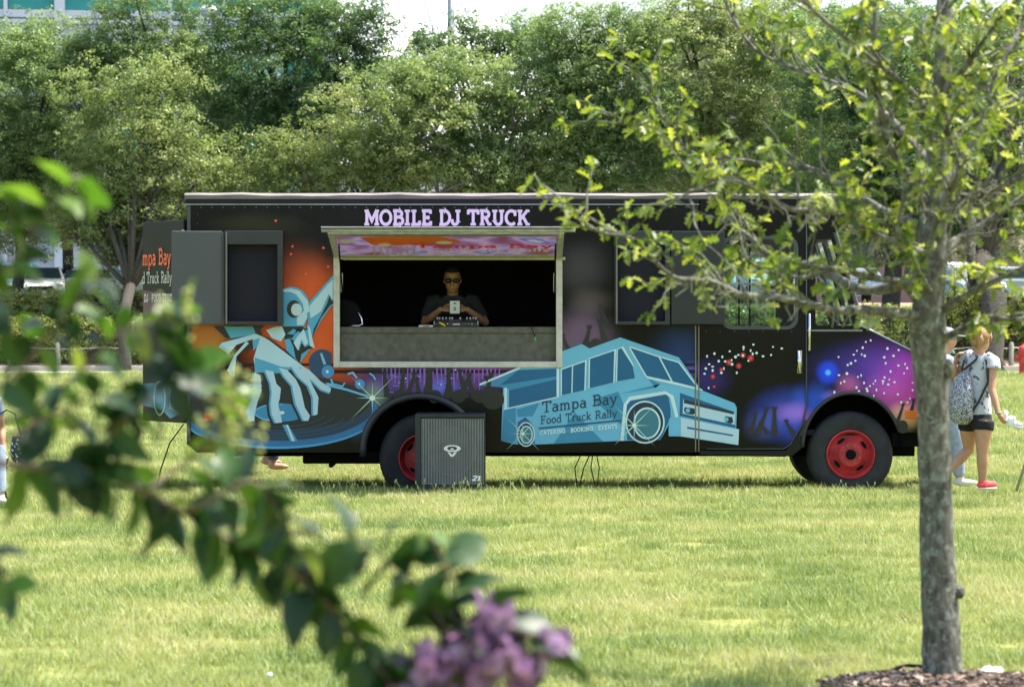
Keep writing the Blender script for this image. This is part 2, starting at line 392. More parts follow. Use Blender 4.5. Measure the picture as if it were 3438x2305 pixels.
# body side with the serving opening and the rear arch
outer = [(627, 668), (2347, 668), (2347, 1518)]+list(reversed(RA))[0:]+[(660, 1518), (627, 1490)]
side = MB().plate(pp(outer), [pp([(1130, 866), (1878, 866), (1878, 1224), (1130, 1224)])], Y0, .03).build('side_panel', M_WRAP, truck)
door_out = [(2350, 668), (2706, 668), (2706, 1360), (2690, 1430), (2650, 1500), (2630, 1508), (2350, 1508)]
cabdoor = MB().plate(pp(door_out), [pp(rrect(2428, 800, 2672, 1098, 34))], Y0, .03).build('cab_door', M_WRAP2, truck)
fen = [(2709, 668), (2800, 668), (2806, 790), (2892, 1092), (2930, 1114), (3072, 1186), (3112, 1290), (3118, 1452), (3023, 1452)]
fen += [p for p in reversed(FA[1:-1]) if p[1] < 1450 or p[0] < 2800][0:]
fen += [(2694, 1440), (2709, 1362)]
fen = [p for i, p in enumerate(fen) if i == 0 or p != fen[i-1]]
quarter = [(2738, 800), (2790, 800), (2868, 1092), (2745, 1092), (2738, 1084)]
wing = MB().plate(pp(fen), [pp(quarter)], Y0, .03).build('front_wing', M_WRAP3, truck)
# sill under the door and roof
MB().plate(pp([(2350, 1511), (2640, 1511), (2690, 1440), (2697, 1500), (2660, 1530), (2350, 1526)]), [], Y0-.002, .05).build('door_sill', M_BLACK, truck, bevel=.006)
MB().tube([(tx(2372), Y0-.012, tz(1506)), (tx(2632), Y0-.012, tz(1506)), (tx(2652), Y0-.012, tz(1492)), (tx(2692), Y0-.012, tz(1428)), (tx(2707), Y0-.012, tz(1360)), (tx(2707), Y0-.012, tz(700))], .008, 6).build('door_seal', mat('black rubber seal', (.05, .055, .06), .35, var=.1), truck, smooth=True)
# roof: slightly wavy light lip over a dark cant rail
mb = MB(); n = 46; vs = []
for i in range(n+1):
    px = 620+(2812-620)*i/n; x = tx(px); w = .006*math.sin(i*.55)+.004*math.sin(i*1.7+1)
    for (y, z) in ((Y0-.015, tz(668)), (Y0-.02, tz(656)+w), (Y0+.05, tz(648)+w), (Y0+.6, tz(640)), (31.2, tz(636)), (Y1-.6, tz(640)), (Y1-.05, tz(648)), (Y1+.02, tz(656)), (Y1+.015, tz(668))):
        vs.append((x, y, z))
m_ = 9
fs = [(i*m_+j, (i+1)*m_+j, (i+1)*m_+j+1, i*m_+j+1) for i in range(n) for j in range(m_-1)]
fs += [tuple(range(m_)), tuple(n*m_+j for j in range(m_))]
fs += [(i*m_, i*m_+m_-1, (i+1)*m_+m_-1, (i+1)*m_) for i in range(n)]
mb.add(vs, fs); roof = mb.build('roof', M_ROOF, truck, auto=40)
MB().box(tx(622), tx(2347), Y0-.012, Y0-.001, tz(684), tz(669)).build('cant_rail', M_BLACK, truck, bevel=.003)
MB().box(tx(620), tx(2347), Y0-.026, Y0-.001, tz(688.5), tz(684.5)).build('drip_rail', mat('grey rail', (.3, .33, .34), .35, metal=.4, var=.15), truck, bevel=.003)
mb = MB()
for i in range(46): mb.ell((tx(675+i*37), Y0-.003, tz(696)), (.008, .004, .008), 6, 4)
for i in range(26): mb.ell((tx(664), Y0-.003, tz(720+i*30)), (.006, .004, .006), 6, 4)
for i in range(7): mb.ell((tx(2370+i*48), Y0-.003, tz(1112)), (.007, .004, .007), 6, 4)
tag(mb.build('rivets', mat('rivet heads', (.12, .13, .13), .4, metal=.5, var=.1), truck), kind='stuff')
MB().box(tx(629), tx(640), Y0-.014, Y0-.001, tz(1480), tz(690)).build('corner_trim', M_STEEL if 0 else mat('dull dark trim', (.06, .065, .065), .35, var=.2), truck, bevel=.003)
for a, b in ((1219, 1228), (1241, 1252)):
    MB().box(tx(652), tx(2334), Y0-.007, Y0-.001, tz(b), tz(a)).build('belt_rail', M_BLACK, truck, bevel=.002)
for x in (2333, 2344): MB().box(tx(x), tx(x+4), Y0-.016, Y0-.001, tz(1515), tz(1092)).build('seam_strip', mat('dull brass strip', (.22, .2, .13), .4, metal=.6, var=.2), truck)
# rest of the shell
MB().box(tx(627), tx(2760), Y1-.03, Y1, tz(1518), tz(690)).build('far_side_lower', M_BLACK, truck) if 0 else None
far = MB().plate(pp([(627, 668), (2806, 668), (2806, 790), (2892, 1092), (3072, 1186), (3118, 1452), (3023, 1452)]+[p for p in reversed(FA[1:-1]) if p[1] < 1450 or p[0] < 2800]+[(2694, 1508), (1605, 1518)]+list(reversed(RA))[1:]+[(627, 1490)]),
                 [pp(rrect(2400, 800, 2672, 1098, 34)), pp(quarter)], Y1-.03, .03).build('far_side', M_BLACK, truck)
MB().box(tx(627), tx(640), Y0+.03, Y0+.1, tz(1490), tz(668)).build('rear_post', M_BLACK, truck)
MB().box(tx(627), tx(640), Y1-.1, Y1-.03, tz(1490), tz(668)).build('rear_post', M_BLACK, truck)
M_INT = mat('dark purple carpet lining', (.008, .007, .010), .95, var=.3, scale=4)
FLZ = .56
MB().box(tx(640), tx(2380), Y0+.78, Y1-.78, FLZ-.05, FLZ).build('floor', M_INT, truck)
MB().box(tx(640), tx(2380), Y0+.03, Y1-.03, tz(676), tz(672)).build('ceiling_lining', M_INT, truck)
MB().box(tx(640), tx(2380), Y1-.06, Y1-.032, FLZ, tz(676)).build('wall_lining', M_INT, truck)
MB().box(tx(2380), tx(2392), Y0+.03, Y1-.03, FLZ, tz(676)).build('added_bulkhead', M_INT, truck)  # unseen wall added to keep cab daylight out of the box
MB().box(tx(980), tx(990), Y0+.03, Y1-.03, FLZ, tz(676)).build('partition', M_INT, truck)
# rear doors: the near leaf stands ajar, its outer face towards the camera
ang = math.radians(58); hd = Vector((-math.cos(ang), math.sin(ang), 0)); hn = Vector((-math.sin(ang), -math.cos(ang), 0))
hx = Vector((tx(616), Y0+.02, 0)); DW = .97
def on_door(s, z, off=0): return hx+hd*s+Vector((0, 0, z))+hn*off
zt, zb = 2.66, tz(1420)
M_WRAPD = mat('black door wrap', (.009, .01, .008), .5, var=.3, scale=2, spec=.2)
rdoor = MB().hexa([on_door(0, zb), on_door(DW, zb), on_door(DW, zt), on_door(0, zt)], [on_door(0, zb, -.04), on_door(DW, zb, -.04), on_door(DW, zt, -.04), on_door(0, zt, -.04)]).build('rear_door', M_WRAPD, truck, bevel=.008)
MB().box(tx(622), tx(634), 31.2, Y1-.04, zb, zt).build('rear_door', M_BLACK, truck, bevel=.005)
for z in (zt-.15, (zt+zb)/2, zb+.15): MB().tube([on_door(-.01, z-.05, .01), on_door(-.01, z+.05, .01)], .015, 8).build('hinge', M_STEEL, rdoor)
MB().box(tx(640), tx(648), Y0-.02, Y0-.001, tz(1412), tz(1395)).build('rear_marker', mat('red lens', (.5, .02, .01), .2, var=.1), truck) if 0 else None
MB().box(tx(684), tx(716), Y0-.03, Y0-.009, tz(1412), tz(1388)).build('side_marker', mat('red lens', (.6, .03, .01), .25, var=.1), truck, bevel=.006)
# serving opening
for nm, a in (('window_frame', (1120, 1141, 862, 1233)), ('window_frame', (1867, 1888, 862, 1233)), ('window_frame', (1141, 1867, 1213, 1233)), ('window_frame', (1141, 1867, 862, 870))):
    MB().box(tx(a[0]), tx(a[1]), Y0-.022, Y0+.035, tz(a[3]), tz(a[2])).build(nm, M_CREAM, truck, bevel=.004)
M_CARPET = mat('grey counter carpet', (.13, .125, .1), .95, var=.22, scale=18, bump=.3, bscale=200)
counter = MB().box(tx(1130), tx(1878), Y0+.06, Y0+.10, tz(1240), tz(1119)).build('counter_front', M_CARPET, truck)
MB().box(tx(1130), tx(1878), Y0+.045, Y0+.62, tz(1118), tz(1097)).build('counter_top', M_CARPET, truck, bevel=.004)
for x in (1146, 1862): MB().box(tx(x-4), tx(x+4), Y0+.04, Y0+.06, tz(980), tz(916)).build('latch', M_CREAM, truck, bevel=.003)
# raised awning flap, seen from below
HZ = tz(861); FL = 1.06; fa = math.radians(11.6)
fd = Vector((0, -math.cos(fa), math.sin(fa))); fn = Vector((0, -math.sin(fa), -math.cos(fa)))   # fn: towards the ground
HY = Y0-.03
def on_flap(px, py, off=0):      # px in opening pixels, py 862 (hinge) .. 778 (outer edge)
    t = (862-py)/(862-776)*FL
    x = tx(px); return Vector((x, HY, HZ))+fd*t+fn*off
fx0, fx1 = 1122, 1888
def flap_strip(x0, x1, p0, p1, a, b): return MB().hexa([on_flap(x0, p0, a), on_flap(x1, p0, a), on_flap(x1, p1, a), on_flap(x0, p1, a)], [on_flap(x0, p0, b), on_flap(x1, p0, b), on_flap(x1, p1, b), on_flap(x0, p1, b)])
M_FLAP = bpy.data.materials.new('printed awning underside'); M_FLAP.use_nodes = True
N = M_FLAP.node_tree.nodes; L = M_FLAP.node_tree.links; b_ = N['Principled BSDF']; b_.inputs['Roughness'].default_value = .28
tc = N.new('ShaderNodeTexCoord'); nz = N.new('ShaderNodeTexNoise'); nz.inputs['Scale'].default_value = 2.5
r_ = ramp(N, [(.34, (.16, .05, .07)), (.44, (.2, .1, .26)), (.53, (.36, .25, .44)), (.62, (.1, .1, .36)), (.72, (.42, .38, .46))])
L.new(tc.outputs['Object'], nz.inputs['Vector']); L.new(nz.outputs[0], r_.inputs[0]); L.new(r_.outputs[0], b_.inputs['Base Color'])
t_ = N.new('ShaderNodeBsdfTranslucent'); x_ = N.new('ShaderNodeMixShader'); x_.inputs[0].default_value = .14
L.new(r_.outputs[0], t_.inputs[0]); L.new(b_.outputs[0], x_.inputs[1]); L.new(t_.outputs[0], x_.inputs[2]); L.new(x_.outputs[0], N['Material Output'].inputs[0])
flap = MB().add([on_flap(fx0+18, 858), on_flap(fx1-18, 858), on_flap(fx1-18, 784), on_flap(fx0+18, 784)], [(0, 1, 2, 3)]).build('awning', M_FLAP, truck)
for (x0, x1, p0, p1) in ((fx0, fx0+20, 862, 778), (fx1-20, fx1, 862, 778)): flap_strip(x0, x1, p0, p1, .015, -.03).build('awning_frame', mat('grey aluminium frame', (.42, .43, .43), .45, metal=.3, var=.2, scale=8), flap, bevel=.003)
flap_strip(fx0, fx1, 786, 777, .018, -.035).build('awning_frame', M_ALU, flap, bevel=.003)
flap_strip(fx0+20, fx1-20, 862, 857, .012, -.03).build('awning_frame', M_ALU, flap, bevel=.003)
MB().tube([on_flap(fx0-20, 774, -.01), on_flap(fx1+36, 774, -.01)], .02, 8).build('awning_bar', M_ALU, flap, smooth=True)
flap_strip(fx0-20, fx1+36, 774, 768, -.02, -.03).build('awning_lip', M_ALU, flap, bevel=.002)
MB().box(tx(1152), tx(1898), Y0-.034, Y0-.024, tz(873), tz(863)).build('hinge_strip', mat('yellowed strip', (.42, .38, .2), .5, var=.15), truck, bevel=.002)
for x in (1150, 1862): MB().tube([(tx(x), Y0-.02, tz(985)), on_flap(x, 812, .02)], .008, 6).build('gas_strut', M_STEEL if x < 0 else M_DARK, flap)
# speaker hatches: frame, recessed cloth, door folded flat beside
def hatch(x0, x1, dx0, dx1, lean):
    f = MB().plate(pp([(x0, 776), (x1, 776), (x1, 1090), (x0, 1090)]), [pp([(x0+11, 822), (x1-17, 822), (x1-17, 1078), (x0+11, 1078)])], Y0-.15, .145).build('speaker_hatch', mat('hatch frame paint', (.022, .025, .027), .35, var=.15), truck, bevel=.006)
    MB().box(tx(x0+12), tx(x1-18), Y0-.05, Y0-.03, tz(1077), tz(823)).build('grille_cloth', mat('speaker cloth', (.014, .012, .019), .95, var=.2, scale=60), f)
    MB().box(tx(x0+5), tx(x0+9), Y0-.158, Y0-.151, tz(1086), tz(780)).build('edge_strip', mat('pale edge strip', (.2, .19, .15), .5, var=.2), f)
    a, b = tx(dx0), tx(dx1); y = Y0-.152
    q = lambda x, yy, z: (x, yy, z)
    l = lean
    MB().hexa([q(a, y-l, tz(1089)), q(b, y, tz(1089)), q(b, y, tz(777)), q(a, y-l, tz(777))], [q(a, y-l+.045, tz(1089)), q(b, y+.045, tz(1089)), q(b, y+.045, tz(777)), q(a, y-l+.045, tz(777))]).build('hatch_door', mat('hatch door paint with sky sheen', (.07, .073, .075), .4, var=.1, scale=2) if l else mat('hatch door paint', (.016, .017, .017), .4, var=.15), f, bevel=.008)  # leaning door's colour is lightened to stand in for sky reflection
    return f
h1 = hatch(758, 952, 584, 751, .05); h2 = hatch(2062, 2247, 2430, 2251, .0)
mb = MB()
for i in range(38): mb.box(tx(750), tx(757), Y0-.162, Y0-.153, tz(782+i*8.1+5), tz(782+i*8.1))
tag(mb.build('piano_hinge', mat('hinge knuckles', (.1, .1, .095), .4, metal=.5, var=.2), h1), kind='stuff')
# cab glazing, wheel and dash
def ringplate(outer_, inner_, y, th): return MB().plate(pp(outer_), [pp(inner_)], y, th)
ringplate(rrect(2420, 792, 2680, 1106, 38), rrect(2431, 803, 2669, 1095, 32), Y0-.018, .045).build('window_surround', mat('window rubber', (.06, .065, .07), .3, var=.1), cabdoor, bevel=.004)
MB().plate(pp(rrect(2431, 803, 2669, 1095, 32)), [], Y0+.012, .004).build('window_pane', M_GLASS, cabdoor)
for x in (2479, 2515): MB().box(tx(x), tx(x+5), Y0-.004, Y0+.028, tz(1092), tz(805)).build('window_bar', M_DARK, cabdoor)
MB().plate(pp([(2741, 803), (2788, 803), (2864, 1088), (2747, 1088)]), [], Y0+.012, .004).build('window_pane', M_GLASS, wing)
MB().plate(pp(rrect(2405, 806, 2668, 1094, 32)), [], Y1-.015, .004).build('window_pane', M_GLASS, far)
MB().tube([(tx(2680), Y0-.05, tz(1178)), (tx(2684), Y0-.05, tz(1250))], .02, 8).build('door_handle', M_CHROME, cabdoor, smooth=True)
MB().box(tx(2676), tx(2692), Y0-.03, Y0-.001, tz(1252), tz(1176)).build('handle_plate', M_CHROME, cabdoor, bevel=.004)
MB().tube([(tx(2716), Y0-.01, tz(1048)), (tx(2716), Y0-.06, tz(1056)), (tx(2716), Y0-.06, tz(1174)), (tx(2716), Y0-.01, tz(1180))], .014, 8).build('grab_bar', M_CHROME, wing, smooth=True)
# windscreen, scuttle, bonnet, nose
def cross(px, py, px2, py2, y0_, y1_): return [(tx(px), y0_, tz(py)), (tx(px), y1_, tz(py)), (tx(px2), y1_, tz(py2)), (tx(px2), y0_, tz(py2))]
MB().add(cross(2808, 800, 2890, 1085, Y0+.06, Y1-.06), [(0, 1, 2, 3)]).build('windscreen', M_GLASS, truck)
MB().add(cross(2803, 668, 2808, 800, Y0+.03, Y1-.03), [(0, 1, 2, 3)]).build('front_header', M_BLACK, truck)
for y in (31.14,): MB().tube([(tx(2806), y, tz(800)), (tx(2890), y, tz(1088))], .03, 6).build('windscreen_post', M_BLACK, truck)
for y in (Y0+.03, Y1-.03): MB().tube([(tx(2800), y, tz(780)), (tx(2894), y, tz(1094))], .035, 8).build('windscreen_post', mat('pillar paint', (.03, .03, .03), .3, var=.1), truck)
for y in (30.35, 30.9): MB().tube([(tx(2872), y, tz(980)), (tx(2898), y, tz(1090))], .008, 6).build('wiper', M_DARK, truck)
mb = MB(); prof = [(2890, 1092), (2930, 1112), (3074, 1184), (3114, 1290), (3120, 1452)]
for a, b in zip(prof, prof[1:]): mb.add(cross(*a, *b, Y0+.004, Y1-.004), [(0, 1, 2, 3)])
mb.build('bonnet', M_BLACK, truck)
MB().tube([(tx(2890), Y0-.006, tz(1093)), (tx(2930), Y0-.006, tz(1112)), (tx(3074), Y0-.006, tz(1184))], .012, 6).build('bonnet_edge', mat('bonnet edge', (.2, .24, .28), .25, metal=.4, var=.1), truck, smooth=True)
MB().box(tx(2709), tx(2895), Y0-.016, Y0-.002, tz(1112), tz(1106)).build('cab_moulding', mat('cab moulding', (.2, .22, .24), .3, metal=.4, var=.1), wing)
for k in range(7): MB().box(tx(3117)+.002, tx(3117)+.02, Y0+.55, Y1-.55, tz(1300+k*18+8), tz(1300+k*18)).build('grille_bar', M_CHROME, truck)
for y in (Y0+.28, Y1-.28): MB().lathe([(0, 0), (.09, 0), (.1, -.03), (0.0, -.03)], (tx(3122)+.02, y, tz(1350)), 'x', 20).build('headlight', M_WHITE, truck, smooth=True)
MB().box(tx(3112), tx(3150), Y0+.0, Y1, tz(1500), tz(1456)).build('front_bumper', M_DARK, truck, bevel=.02)
MB().box(tx(3038), tx(3098), Y0-.03, Y0-.002, tz(1402), tz(1377)).build('side_marker', mat('amber lens', (.75, .17, .01), .25, var=.1), truck, bevel=.006)
# cab inside
MB().box(tx(2392), tx(2890), Y0+.06, Y1-.06, .5, .55).build('cab_floor', M_INT, truck)
MB().box(tx(2790), tx(2888), Y0+.1, Y1-.1, .9, tz(1100)).build('dashboard', M_DARK, truck, bevel=.02)
mb = MB(); c = Vector((tx(2720), 31.85, tz(1070))); ax = Vector((-.75, 0, .66)); u = Vector((0, 1, 0)); w = ax.cross(u)
ringp = [c+(u*math.cos(a)+w*math.sin(a))*.23 for a in [2*math.pi*i/24 for i in range(25)]]
mb.tube(ringp, .015, 6); mb.tube([c-u*.22, c+u*.22], .012, 6); mb.tube([c, c+Vector((.35, 0, -.4))], .03, 6)
mb.build('steering_wheel', M_DARK, truck, smooth=True)
mb = MB(); mb.box(tx(2560), tx(2690), 31.55, 32.05, .95, 1.1); mb.box(tx(2560), tx(2590), 31.55, 32.05, 1.1, 1.45); mb.build('driver_seat', M_DARK, truck, bevel=.04)
# arch flares, linings
def flare(name, A, r, par, y):
    pts = [(tx(a), y, tz(b)) for a, b in A]; return MB().tube(pts, r, 8).build(name, mat('arch rubber', (.03, .033, .036), .45, var=.2), par, smooth=True)
flare('wheel_arch', [(1410-190+190*0, 1532)]+[(1410+190*math.cos(math.pi-math.pi*i/26), 1505-177*math.sin(math.pi-math.pi*i/26)) for i in range(27)]+[(1600, 1532)], .036, side, Y0-.03)
flare('wheel_arch', [(2860+165*math.cos(math.pi-math.pi*i/26), 1500-182*math.sin(math.pi-math.pi*i/26)) for i in range(27) if i < 24], .018, wing, Y0-.008)
def lining(cx, cy, rx, ry, y0_, y1_):
    mb = MB(); n = 16; vs = []
    for i in range(n+1):
        a = math.pi-math.pi*i/n; x, z = tx(cx+rx*math.cos(a)), tz(cy-ry*math.sin(a)); vs += [(x, y0_, z), (x, y1_, z)]
    mb.add(vs, [(2*i, 2*i+1, 2*i+3, 2*i+2) for i in range(n)]+[tuple(2*i+1 for i in range(n+1))]); return mb.build('arch_lining', M_DARK, truck)
lining(1410, 1518, 184, 184, Y0+.03, Y0+.75); lining(2860, 1505, 164, 186, Y0+.03, Y0+.6)
lining(1410, 1518, 184, 184, Y1-.03, Y1-.75); lining(2860, 1505, 164, 186, Y1-.03, Y1-.6)
# wheels
def wheel(px, py, y, dirn, dish, R=.43):
    c = (tx(px), y, tz(py)); d = dirn     # d=-1: outer face towards the camera
    t = MB().lathe([(.235, .02*d*-1), (.25, .0), (.30, -.012*-d*-1 if 0 else d*.012), (.37, d*.014), (.405, d*.0), (.425, -d*.03), (R, -d*.06), (R, -d*.20), (.41, -d*.245), (.25, -d*.25), (.235, -d*.22)], c, 'y', 48, False).build('wheel', M_RUB, truck, auto=35)
    mb = MB(); 
    if dish: prof = [(.24, d*.004), (.245, d*.012), (.235, d*.014), (.215, -d*.01), (.2, -d*.09), (.19, -d*.12), (.12, -d*.125), (.09, -d*.1), (.0, -d*.1)]
    else: prof = [(.24, d*.004), (.246, d*.014), (.235, d*.018), (.215, -d*.012), (.205, -d*.05), (.17, -d*.045), (.125, -d*.0), (.118, d*.012), (.06, d*.012), (.0, d*.012)]
    mb.lathe(prof, c, 'y', 40, False); mb.build('rim', M_RED, t, auto=50)
    MB().lathe([(.052, d*.012), (.05, d*.05), (.035, d*.062), (.0, d*.06)] if not dish else [(.07, -d*.1), (.065, -d*.02), (.04, -d*.01), (0, -d*.01)], c, 'y', 20).build('hub', M_DARK, t, auto=40)
    for k in range(8):
        a = 2*math.pi*(k+.5)/8; q = .09; yy = d*.012 if not dish else -d*.105
        MB().lathe([(.013, yy), (.012, yy+d*.022), (0, yy+d*.024)], (c[0]+q*math.cos(a), y, c[2]+q*math.sin(a)), 'y', 6).build('lug_nut', mat('lug nut', (.42, .12, .1), .4, metal=.3, var=.2), t)
    for k in range(4):
        a = math.pi/2*k+.62+(.3 if dish else 0); q = .165; mb = MB(); yy = (-d*.05+d*.010) if not dish else -d*.118
        pts = []
        for i in range(12):
            b = 2*math.pi*i/12; du = .045*math.cos(b); dv = .017*math.sin(b)
            pts.append((c[0]+(q+dv)*math.cos(a)-du*math.sin(a), y+yy+(d*.025 if not dish else d*.002), c[2]+(q+dv)*math.sin(a)+du*math.cos(a)))
        mb.add(pts, [tuple(range(12))]); mb.build('hand_hole', M_DARK, t)
    return t
wheel(2857, 1525, Y0+.03, -1, False); wheel(1419, 1537, Y0+.05, -1, True, .44)
wheel(2857, 1525, Y1-.03, 1, False); wheel(1419, 1537, Y1-.05, 1, True, .44)
# chassis
for y in (30.65, 31.65): MB().box(tx(700), tx(3100), y, y+.08, tz(1540), tz(1480)).build('chassis_rail', M_DARK, truck)
MB().box(tx(1010), tx(1275), Y0+.25, Y0+.75, tz(1560), tz(1518)).build('under_box', M_DARK, truck, bevel=.02)
MB().tube([(tx(1108), Y0+.2, tz(1563)), (tx(1108), Y0+.9, tz(1560))], .028, 10).build('exhaust_pipe', M_DARK, truck, smooth=True)
MB().plate(pp([(2440, 1518), (2660, 1518), (2640, 1534), (2500, 1532)]), [], Y0+.1, .5).build('cab_step', M_DARK, truck)
MB().tube([(tx(1419), Y0+.2, tz(1537)), (tx(1419), Y1-.2, tz(1537))], .07, 10).build('rear_axle', M_DARK, truck)
MB().tube([(tx(2857), Y0+.2, tz(1530)), (tx(2857), Y1-.2, tz(1530))], .05, 10).build('front_axle', M_DARK, truck)
MB().box(tx(3000), tx(3112), Y0+.1, Y0+.25, tz(1500), tz(1453)).build('bumper_bracket', M_DARK, truck)
mb = MB()
for (a, b, c_) in ((1955, 1930, 1938), (1985, 1960, 1942), (1992, 1984, 2001), (2002, 2012, 2003)):
    mb.tube([(tx(a), Y0+.05, tz(1516)), (tx(b), Y0+.0, tz(1570)), (tx(c_), Y0-.05, tz(1640))], .006, 6)
mb.build('hanging_cable', M_DARK, truck)
MB().tube([(tx(612), Y0+.1, tz(1425)), (tx(560), Y0+.25, tz(1490)), (tx(528), Y0+.3, tz(1580)), (tx(510), Y0+.4, -.05)], .007, 6).build('power_cord', M_DARK, truck)
# ------------------------------------------------------------------ printed graphics and lettering (vinyl layers on the panels)
INK = {}
def ink(r, g, b, gain=1.25):
    k = (r, g, b)
    if k not in INK: INK[k] = mat('vinyl %02x%02x%02x' % k, srgb(r, g, b, gain), .32, var=.05, scale=3)
    return INK[k]
LT, MD, DK, NV, BK, PW = (166, 194, 202), (70, 148, 178), (16, 88, 128), (14, 52, 84), (17, 19, 18), (184, 208, 210)
BL, BM, BD = (96, 166, 192), (48, 126, 158), (10, 86, 124)
def side_map(level): 
    y = Y0-.0085-level*.0011
    return lambda px, py: Vector((tx(px), y, tz(py)))
def depth2(p):
    while p.parent and p.parent.parent: p = p.parent      # prints hang on the panel itself
    return p
def decal(name, polys, rgb, parent, fmap):
    parent = depth2(parent); org = wloc(parent); first = None; join = len(polys) > 14; mb = MB()
    for i, pl in enumerate(polys):
        pts = [fmap(a, b)+Vector((0, -1, -.3))*i*4e-5 for a, b in pl]
        tri = [tuple(t) for t in tessellate_polygon([[Vector((a, b, 0)) for a, b in pl]])]
        if join: mb.add(pts, tri); continue
        me = bpy.data.meshes.new(name); me.from_pydata([tuple(v-org) for v in pts], [], tri); o = mkobj(name, me, ink(*rgb), parent); first = first or o
    if join:
        me = bpy.data.meshes.new(name); me.from_pydata([tuple(Vector(v)-org) for v in mb.v], [], mb.f); first = tag(mkobj(name, me, ink(*rgb), parent), kind='stuff')
    return first
def ribbon(pts, w):
    n = len(pts); L_, R = [], []
    if not hasattr(w, '__len__'): w = [w]*n
    for i in range(n):
        a = pts[max(i-1, 0)]; b = pts[min(i+1, n-1)]; dx, dy = b[0]-a[0], b[1]-a[1]; l = math.hypot(dx, dy) or 1
        nx, ny = -dy/l*w[i]/2, dx/l*w[i]/2
        if 0 < i < n-1:   # miter
            d1 = (pts[i][0]-a[0], pts[i][1]-a[1]); l1 = math.hypot(*d1) or 1; c = (-d1[1]/l1*nx+d1[0]/l1*ny)/(w[i]/2 or 1); c = max(c, .45); nx /= c; ny /= c
        L_.append((pts[i][0]+nx, pts[i][1]+ny)); R.append((pts[i][0]-nx, pts[i][1]-ny))
    return L_+R[::-1]
def ellp(cx, cy, rx, ry, n=28, a0=0, a1=360): return [(cx+rx*math.cos(math.radians(a0+(a1-a0)*i/n)), cy+ry*math.sin(math.radians(a0+(a1-a0)*i/n))) for i in range(n+(0 if a1-a0 == 360 else 1))]
def X(f, l): return [f(*p) for p in l]
c1 = lambda u, v: (450+u/2.85125, 600+v/2.85125)
c2 = lambda u, v: (450+u/2.61375, 1050+v/2.61375)
c4 = lambda u, v: (1550+u/2.339, 1100+v/2.339)
c6 = lambda u, v: (2300+u/2.3056, 1000+v/2.3056)
c8 = lambda u, v: (1150+u/3.485, 1250+v/3.485)
c9 = lambda u, v: (780+u/4.1035, 1250+v/4.1035)
